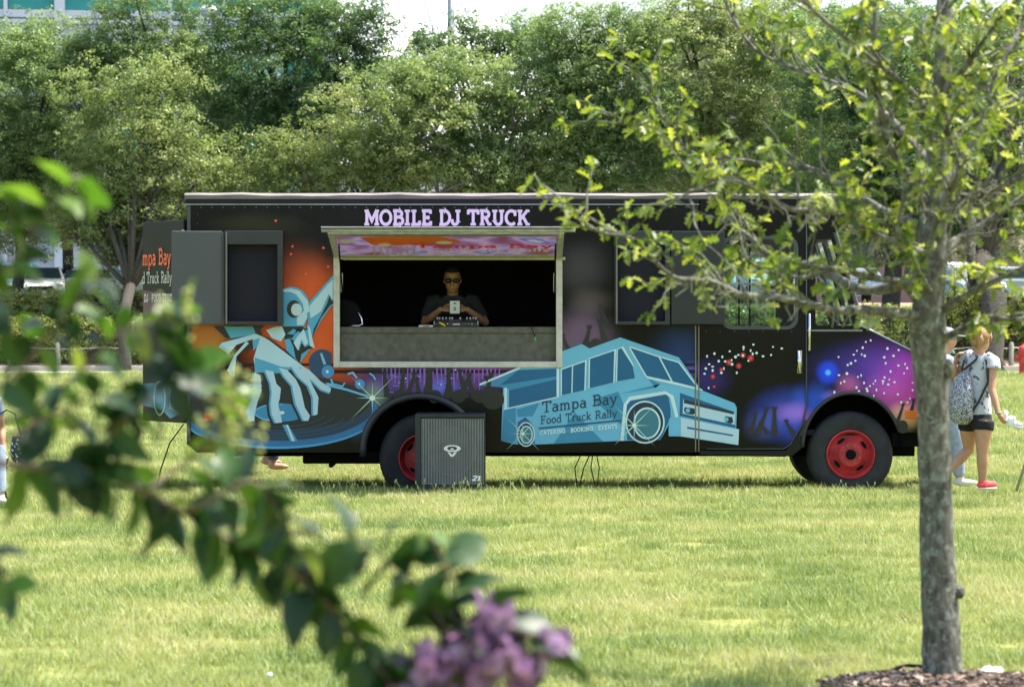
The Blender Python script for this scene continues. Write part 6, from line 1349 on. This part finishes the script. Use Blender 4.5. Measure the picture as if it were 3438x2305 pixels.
live_oak('broad live oak at far left under the teal panelled building', 60, 112.5, 1222, [(30, 330, 330, 220), (190, 210, 190, 130), (-60, 580, 260, 220), (40, 720, 240, 120), (-150, 200, 200, 120), (220, 560, 190, 180), (180, 700, 200, 120)], M_LIVE, 101, z0=2.4)
live_oak('live oak with bare trunk showing left of the truck rear door', 420, 104.6, 1262, [(480, 520, 230, 180), (440, 330, 230, 150), (560, 700, 230, 150), (470, 850, 190, 80), (640, 560, 170, 130), (330, 720, 150, 140), (270, 770, 130, 60), (560, 820, 150, 80), (430, 770, 160, 110), (480, 680, 150, 110), (380, 640, 140, 110)], M_LIVE2, 102, 1.05, .22, z0=-.02, cdy=4.8)
live_oak('tall live oak peaking above the frame beside the street lamp', 520, 112, 1100, [(420, 60, 120, 150), (520, 230, 170, 150), (330, 180, 120, 90), (600, 190, 100, 110)], M_LIVE, 103, z0=2.1)
live_oak('tallest dark green live oak left of the white roof', 930, 113, 1120, [(930, 250, 330, 220), (860, 60, 260, 150), (1080, 90, 200, 130), (1010, 440, 260, 170), (800, 400, 180, 160), (1230, 130, 110, 90), (1160, 250, 130, 100)], M_LIVE3, 104, 1.05, .28, z0=2.45)
live_oak('low olive live oak directly behind the serving window title', 1200, 110, 1215, [(1130, 560, 330, 130), (1330, 430, 260, 190), (900, 600, 250, 90), (1000, 760, 400, 130), (1500, 600, 300, 110)], M_LIVE2, 105, 1.0, .24, z0=1.8)
live_oak('broad olive live oak behind the middle of the truck roof', 1620, 111, 1160, [(1560, 320, 300, 150), (1650, 480, 330, 190), (1850, 380, 220, 170), (1960, 560, 220, 130), (2130, 560, 150, 120), (1420, 250, 130, 80), (1700, 640, 350, 120), (1600, 780, 400, 120)], M_LIVE, 106, 1.0, .26, z0=2.0)
live_oak('sparse topped live oak under the white roof edge', 1660, 116, 1000, [(1560, 110, 110, 60), (1680, 150, 120, 70), (1450, 140, 90, 60), (1780, 150, 90, 80), (1610, 210, 190, 70)], M_LIVE3, 107, .62, .2, z0=2.45)
live_oak('bushy live oak with rounded top right of the white roof', 1960, 111, 1080, [(1960, 110, 130, 100), (2080, 170, 150, 120), (1880, 170, 100, 110), (2180, 120, 120, 110), (2020, 320, 220, 170), (2170, 330, 160, 160)], M_LIVE, 108, .95, .24, z0=1.9)
live_oak('live oak behind the upper crown of the young oak', 2420, 112, 1130, [(2400, 240, 260, 210), (2560, 110, 220, 140), (2380, 480, 270, 170), (2600, 420, 260, 210), (2450, 650, 300, 120), (2300, 60, 120, 100), (2560, 780, 280, 110)], M_LIVE2, 109, .95, .26, z0=2.4)
live_oak('live oak with grey trunk showing beyond the truck windscreen', 2990, 109.5, 1190, [(2900, 330, 280, 230), (2820, 560, 260, 200), (3040, 540, 230, 190), (2920, 120, 250, 140), (2900, 760, 270, 110), (3100, 740, 160, 110)], M_LIVE3, 110, .9, .36, z0=1.7)
live_oak('ivy clad live oak with thick dark trunk at far right', 3325, 104.9, 1240, [(3330, 420, 250, 220), (3280, 640, 240, 180), (3430, 200, 250, 170), (3200, 180, 200, 160), (3420, 700, 180, 150), (3300, 820, 140, 70)], M_LIVE, 111, .9, .5, z0=.1, cdy=5.5)
# second rank filling in behind
live_oak('shaded live oak behind the gap above the rear door', 720, 117, 1000, [(680, 420, 200, 190), (620, 250, 140, 130), (720, 640, 220, 150), (760, 260, 130, 130)], M_LIVE3, 120, .9, .24, z0=2.45)
live_oak('shaded live oak far left below the office building', 230, 118, 1000, [(200, 380, 240, 200), (100, 180, 160, 90), (300, 300, 160, 150), (200, 600, 260, 150), (40, 480, 200, 170)], M_LIVE3, 121, .9, .24, z0=2.45)
live_oak('live oak in the second rank behind the serving window', 1280, 118, 1000, [(1250, 420, 220, 180), (1400, 300, 180, 110), (1180, 600, 260, 150), (1450, 520, 200, 160), (1320, 240, 120, 60)], M_LIVE3, 122, .9, .24, z0=2.45)
live_oak('live oak in the second rank left of the young oak crown', 1900, 119, 1000, [(1850, 330, 200, 170), (1780, 560, 240, 160), (2060, 420, 200, 190), (2240, 300, 170, 180), (2250, 560, 200, 160)], M_LIVE3, 123, .9, .24, z0=2.45)
live_oak('live oak in the second rank behind the truck cab', 2720, 118, 1000, [(2700, 330, 220, 200), (2680, 120, 190, 130), (2760, 600, 240, 200), (2520, 560, 180, 160), (3130, 350, 170, 200), (3100, 130, 170, 130)], M_LIVE3, 124, .8, .24, z0=2.45)
# thin grey trunk beside it
o = MB().tube([S(3262, 1225, 107), S(3264, 1000, 107), S(3258, 700, 107)], [.19, .17, .13], 10).build('dead_trunk', M_TRUNKB, smooth=True, loc=S(3262, 1225, 107)); tag(o, 'bare thin grey trunk between the trees at far right', 'tree')
# ------------------------------------------------------------------ hedges
M_HEDGE = leaf_mat('hedge leaves', [(0, (.1, .15, .045)), (.4, (.19, .25, .075)), (.75, (.32, .35, .11)), (1, (.46, .45, .22))], trans=.42, rough=.35, spec=.6, tcol=(1.4, 1.4, .6), world_scale=.8)
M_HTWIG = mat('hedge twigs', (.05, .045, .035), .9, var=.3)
def hedge(label, x0, x1, D, zb, zt, depth, seed, size=.06):
    rng = np.random.default_rng(seed); t = thing('hedge', label, 'hedge', ((x0+x1)/2, D, zb)); L_ = x1-x0
    n = int(L_*(zt-zb)*38); c = np.stack([rng.uniform(x0, x1, n), D+rng.uniform(-depth/2, depth/2, n), zb+.1+(zt-zb-.15)*rng.uniform(0, 1, n)**.8+rng.normal(0, .04, n)], 1)
    v, f = leaf_cloud(rng, c, rng.uniform(.12, .3, n), 42, size); me = np_mesh('foliage', v-np.array(t.location), f, 4); mkobj('foliage', me, M_HEDGE, t)
    mb = MB(); ro = random.Random(seed)
    for i in range(int(L_*3)):
        x = x0+(i+ro.random())/3; mb.tube([(x, D+ro.uniform(-.2, .2), zb-.1), (x+ro.uniform(-.2, .2), D+ro.uniform(-.3, .3), zt-.25)], [.03, .012], 5)
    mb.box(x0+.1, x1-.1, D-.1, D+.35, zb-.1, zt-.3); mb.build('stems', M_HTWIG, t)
hx_ = lambda px, D: (px-CX)*D/FPX
hedge('clipped front hedge left of the truck', hx_(-120, 105.7), hx_(640, 105.7), 105.7, .3, 1.9, 1.3, 201)
hedge('taller back hedge left of the truck', hx_(-160, 108.5), hx_(700, 108.5), 108.5, 1.3, 2.95, 1.4, 202)
hedge('clipped front hedge seen through the cab windows', hx_(2300, 106), hx_(3080, 106), 106.0, .35, 2.35, 1.3, 203)
hedge('hedge at the right behind the walkers', hx_(3130, 106.5), hx_(3560, 106.5), 106.5, .35, 2.9, 1.3, 204)
hedge('rounded shrub before the white car seen through the cab', hx_(2440, 109), hx_(2560, 109), 109, 1.2, 2.75, 1.0, 205)
# post and cable fence along the path
for i, px in enumerate((30, 190, 3400)):
    D = 104.75; p = S(px, 1200, D); t = thing('fence_post', ['short grey post with cable at far left', 'short grey post with cable by the left hedge', 'short grey post with cable at far right behind the hydrant'][i], 'post', (p.x, D+.3, .1), 'cable fence posts')
    MB().lathe([(.09, 0), (.09, .82), (.05, .9), (0, .9)], (p.x, D+.3, .12), 'z', 12).build('post', M_KERB, t, auto=40)
for i, (a, b) in enumerate(((-200, 620), (3100, 3560))):
    A, B2 = S(a, 1160, 105), S(b, 1160, 105); pts = [Vector((A.x+(B2.x-A.x)*k/12, 105.05, .83-.06*math.sin(math.pi*(k % 4)/4))) for k in range(13)]
    tag(MB().tube(pts, .018, 6).build('fence_cable', M_ALU, smooth=True), ['thin cable strung before the left hedge', 'thin cable strung before the right hedge'][i], 'cable')
# ------------------------------------------------------------------ parked cars
M_CGLASS = mat('dark car glass', (.03, .06, .07), .06, var=0, spec=.9); M_TYRE = mat('car tyre', (.02, .02, .02), .8, var=.1)
def car(label, px, D, kind, col, yaw, cname, z0=2.45):
    p = S(px, 1000, D); t = thing('parked_car', label, 'car', (p.x, D, z0), 'cars parked behind the hedges'); M = Matrix.Translation((p.x, D, z0)) @ Matrix.Rotation(yaw, 4, 'Z')
    paint = mat('car paint '+cname, col, .25, var=.04, coat=.6); H = 1.45 if kind == 'sedan' else 1.75; W_ = .9; Ln = 4.5
    # profile along local -Y (front) .. +Y (rear)
    if kind == 'sedan': low = [(-2.25, .35), (-2.25, .62), (-2.1, .75), (-1.0, .92), (1.35, .95), (2.15, .9), (2.25, .6), (2.25, .35)]; cab = [(-1.05, .9), (-.35, 1.42), (.8, H), (1.75, .94)]
    else: low = [(-2.25, .4), (-2.28, .75), (-2.15, .95), (-1.15, 1.08), (2.2, 1.1), (2.25, .7), (2.22, .4)]; cab = [(-1.2, 1.06), (-.5, 1.62), (-.2, 1.72), (1.7, H), (2.15, 1.08)]
    def prism(pr, wb, wt, zlo, zhi, inset=0):
        vs = []; n = len(pr)
        for sg in (-1, 1):
            for (y, z) in pr:
                f = (z-zlo)/(zhi-zlo); vs.append(M @ Vector((sg*(wb+(wt-wb)*f), y, z)))
        mb = MB(); mb.add(vs, [tuple(range(n)), tuple(range(2*n-1, n-1, -1))]+[(i, (i+1) % n, n+(i+1) % n, n+i) for i in range(n)]); return mb
    prism(low, W_, W_*.96, .35, 1.1).build('body', paint, t, bevel=.05)
    prism(cab, W_*.93, W_*.68, .9, H).build('cabin', paint, t, bevel=.04)
    zl = cab[0][1]
    def quad(a, b, c, d, nm, o=.012): MB().add([M @ Vector(v) for v in (a, b, c, d)], [(0, 1, 2, 3)]).build(nm, M_CGLASS, t)
    wid = lambda z: W_*.93+(W_*.68-W_*.93)*(z-.9)/(H-.9)
    (ya, za), (yb, zb_) = cab[0], cab[1]; n_ = Vector((0, -(zb_-za), (yb-ya))).normalized()*.012
    f = lambda t_, s, k=.86: tuple(Vector((s*wid(za+(zb_-za)*t_)*k, ya+(yb-ya)*t_, za+(zb_-za)*t_))+Vector((0, -.012, .02)))
    quad(f(.12, -1), f(.12, 1), f(.92, 1), f(.92, -1), 'windscreen')
    (ya2, za2), (yb2, zb2) = cab[-1], cab[-2]
    g = lambda t_, s: (s*wid(za2+(zb2-za2)*t_)*.86, ya2+(yb2-ya2)*t_+.012, za2+(zb2-za2)*t_+.02); quad(g(.15, 1), g(.15, -1), g(.9, -1), g(.9, 1), 'rear_window')
    for sg in (-1, 1):
        for (y0_, y1_) in ((-.55, .25), (.33, 1.25)):
            zt_ = H-.14; zbm = zl+.1; quad((sg*(wid(zbm)+.012), y0_-.2 if y0_ < 0 else y0_, zbm), (sg*(wid(zbm)+.012), y1_, zbm), (sg*(wid(zt_)+.012), y1_, zt_), (sg*(wid(zt_)+.012), y0_+.05, zt_), 'side_window')
        for y in (-1.4, 1.38):
            c = M @ Vector((sg*(W_-.1), y, .33)); w = MB(); w.tube([M @ Vector((sg*(W_-.2), y, .33)), M @ Vector((sg*(W_+.01), y, .33))], .33, 18); wo_ = w.build('wheel', M_TYRE, t, auto=40)
            MB().tube([M @ Vector((sg*(W_+.005), y, .33)), M @ Vector((sg*(W_+.02), y, .33))], .2, 12).build('rim', M_ALU, wo_)
        hl_ = MB().ell(M @ Vector((sg*.68, -2.2, .72 if kind == 'sedan' else .86)), (.16, .06, .08), 10, 6); hl_.build('headlight', M_WHITE, t, smooth=True)
    MB().hexa([M @ Vector(v) for v in ((-.45, -2.29, .5), (.45, -2.29, .5), (.45, -2.29, .66), (-.45, -2.29, .66))], [M @ Vector(v) for v in ((-.45, -2.2, .5), (.45, -2.2, .5), (.45, -2.2, .66), (-.45, -2.2, .66))]).build('grille', M_TYRE, t)
car('blue grey sedan cut by the left frame edge', 10, 116, 'sedan', (.16, .26, .34), .15, 'blue grey')
car('white sedan second from the left frame edge', 150, 117, 'sedan', (.8, .8, .78), .1, 'white')
car('dark blue van behind the leftmost sedans', 60, 123, 'suv', (.08, .16, .24), .0, 'dark blue')
car('silver sedan left of the bare oak trunk', 345, 117, 'sedan', (.55, .6, .58), 1.3, 'silver')
car('white car half hidden behind the rear door', 500, 118, 'sedan', (.78, .78, .78), .2, 'white')
car('white van seen through the cab door window', 2570, 115, 'suv', (.85, .85, .85), .05, 'bright white')
car('light blue van behind the white van in the cab window', 2520, 124, 'suv', (.35, .52, .6), .0, 'light blue')
car('blue sedan seen beyond the truck windscreen', 2880, 119, 'sedan', (.12, .25, .4), .2, 'blue')
car('white van between the trunks at far right', 3225, 122, 'suv', (.8, .8, .8), .1, 'white')
car('pale blue sedan between the trunks at far right', 3240, 116, 'sedan', (.3, .42, .52), .2, 'pale blue')
car('silver sedan at the right frame edge', 3410, 117, 'sedan', (.55, .58, .6), 1.2, 'silver')
# ------------------------------------------------------------------ buildings and lamps
BD_ = 150.; yawb = math.radians(8)
ob = thing('office_building', 'white framed building with teal spandrel panels at upper left', 'building', (S(300, 1000, BD_).x, BD_, 2.45))
bx0 = -16.; MBt = Matrix.Translation(ob.location) @ Matrix.Rotation(yawb, 4, 'Z')
def bbox(name, x0, x1, y0, y1, z0, z1, m, par=ob): 
    v = [MBt @ Vector(p) for p in ((x0,y0,z0),(x1,y0,z0),(x1,y1,z0),(x0,y1,z0),(x0,y0,z1),(x1,y0,z1),(x1,y1,z1),(x0,y1,z1))]
    return MB().add(v, [(0,3,2,1),(4,5,6,7),(0,1,5,4),(1,2,6,5),(2,3,7,6),(3,0,4,7)]).build(name, m, par)
M_BW = mat('white cladding', (.72, .74, .76), .6, var=.06, scale=1); M_TEAL = mat('teal panel', (.03, .34, .31), .35, var=.08, scale=.6); M_BLIND = mat('window with pale blinds', (.6, .62, .66), .35, var=.15, scale=3)
bbox('core', -18, 12, .2, 16, 0, 22.5, M_BW); bbox('roof_edge', -18.3, 12.3, -.4, 16.3, 22.5, 23.2, M_BW)
for fl in range(6):
    zb_ = fl*3.62-.15
    for i in range(11):
        x = -17.6+i*2.72
        wn_ = bbox('window', x, x+2.5, .02, .18, zb_+2.0+.1, zb_+3.5, M_BLIND)
        bbox('window_bar', x+1.22, x+1.28, -.02, .015, zb_+2.12, zb_+3.48, M_BW, wn_)
        if fl >= 3:
            for s_ in range(5): bbox('blind_slat', x+.02, x+2.48, -.005, .015, zb_+2.2+s_*.26, zb_+2.26+s_*.26, M_WHITE, wn_)
        bbox('panel', x, x+2.5, .04, .18, zb_+.62, zb_+1.85, M_TEAL)
    bbox('ledge', -18, 12, -.18, .19, zb_+3.52, zb_+3.72, M_BW); bbox('ledge', -18, 12, -.08, .19, zb_+1.88, zb_+2.06, M_BW); bbox('ledge', -18, 12, -.12, .19, zb_+.2, zb_+.58, M_BW)
for i in range(12): bbox('mullion', -17.78+i*2.72-.06, -17.78+i*2.72+.14, -.22, .17, 0, 22.4, M_BW)
for i in (1, 6, 11): bbox('column', -17.95+i*2.72-.1, -17.95+i*2.72+.42, -.5, -.23, 0, 22.4, M_BW)
# white tensile roof
TD = 190.; tc_ = S(1330, 1000, TD); wt = thing('tensile_roof', 'big white peaked fabric roof rising above the middle trees', 'building', (tc_.x, TD, 2.45))
M_FAB = mat('white roof fabric', (.88, .88, .87), .6, var=.02, scale=.3); n = 16; apex = Vector((tc_.x-.5, TD, 31.0)); Rr = 15.5
for i in range(n):
    a0, a1 = 2*math.pi*i/n, 2*math.pi*(i+1)/n; vs = []; m_ = 8
    for j in range(m_+1):
        t_ = j/m_; r = Rr*t_; z = apex.z-(apex.z-10.5)*(t_**.92)
        for a in (a0, a1): vs.append((apex.x+r*math.cos(a), TD+r*math.sin(a), z))
    MB().add(vs, [(2*j, 2*j+1, 2*j+3, 2*j+2) for j in range(m_)]).build('roof_panel', M_FAB, wt, smooth=True)
    MB().tube([(apex.x+Rr*t_*math.cos(a0), TD+Rr*t_*math.sin(a0), apex.z-(apex.z-10.5)*(t_**.92)+.05) for t_ in [j/8 for j in range(9)]], .12, 6).build('roof_rib', M_WHITE, wt)
MB().lathe([(Rr-.3, 0), (Rr-.3, 8.4)], (apex.x, TD, 2.45), 'z', 32).build('wall', M_BW, wt)
# brick building
KB = 165.; bb2 = thing('brick_building', 'low red brick building glimpsed between the trees behind the cab', 'building', (S(2700, 1000, KB).x, KB, 2.45))
def brick_mat():
    m = bpy.data.materials.new('pinkish brick'); m.use_nodes = True; N = m.node_tree.nodes; L = m.node_tree.links; b = N['Principled BSDF']; b.inputs['Roughness'].default_value = .85
    br = N.new('ShaderNodeTexBrick'); br.inputs['Color1'].default_value = (.4, .2, .15, 1); br.inputs['Color2'].default_value = (.32, .15, .11, 1); br.inputs['Mortar'].default_value = (.42, .36, .32, 1); br.inputs['Scale'].default_value = 4
    tc = N.new('ShaderNodeTexCoord'); mp = N.new('ShaderNodeMapping'); mp.inputs['Rotation'].default_value = (math.pi/2, 0, 0); L.new(tc.outputs['Object'], mp.inputs[0]); L.new(mp.outputs[0], br.inputs['Vector']); L.new(br.outputs[0], b.inputs['Base Color']); return m
M_BRICK = brick_mat(); xa, xb = S(2120, 1000, KB).x, S(3420, 1000, KB).x; ztb = S(0, 70, KB).z
MB().box(xa, xb, KB, KB+14, 2.45, ztb).build('wall', M_BRICK, bb2); MB().box(xa-.2, xb+.2, KB-.2, KB+14.2, ztb, ztb+.5).build('parapet', M_CONC, bb2)
for i in range(6):
    for j in range(3):
        x = xa+1.5+i*3.4; z = 4.4+j*4.4; w = MB().box(x, x+1.8, KB-.04, KB+.1, z, z+2.2).build('window', M_CGLASS, bb2); MB().box(x-.1, x+1.9, KB-.12, KB-.05, z-.2, z-.02).build('window_sill', M_CONC, w)
# lamps
LD = 118.; lp = S(700, 40, LD); la = thing('street_lamp', 'parking lot lamp with white dome head above the trees', 'lamp', (lp.x-.6, LD, 2.45))
MB().tube([(lp.x-.9, LD, 2.4), (lp.x-.9, LD, lp.z-.6), (lp.x-.5, LD, lp.z-.1), (lp.x, LD, lp.z)], [.1, .07, .06, .05], 10).build('pole', M_STEEL, la, smooth=True)
MB().lathe([(0, .28), (.2, .25), (.33, .12), (.35, 0)], (lp.x, LD, lp.z), 'z', 20).build('hood', M_WHITE, la, smooth=True); MB().lathe([(.34, 0), (.24, -.2), (0, -.24)], (lp.x, LD, lp.z), 'z', 20).build('lens', mat('frosted lens', (.5, .52, .52), .3, var=.05), la, smooth=True)
pl = S(1514, 110, 130.); lb = thing('light_pole', 'slim grey light pole before the white fabric roof', 'lamp', (pl.x, 130., 2.45)); MB().tube([(pl.x, 130, 2.4), (pl.x, 130, 19.5)], [.19, .15], 12).build('pole', M_STEEL, lb, smooth=True); MB().box(pl.x-.9, pl.x+.9, 129.8, 130.2, 19.5, 19.7).build('lamp_head', M_STEEL, lb)
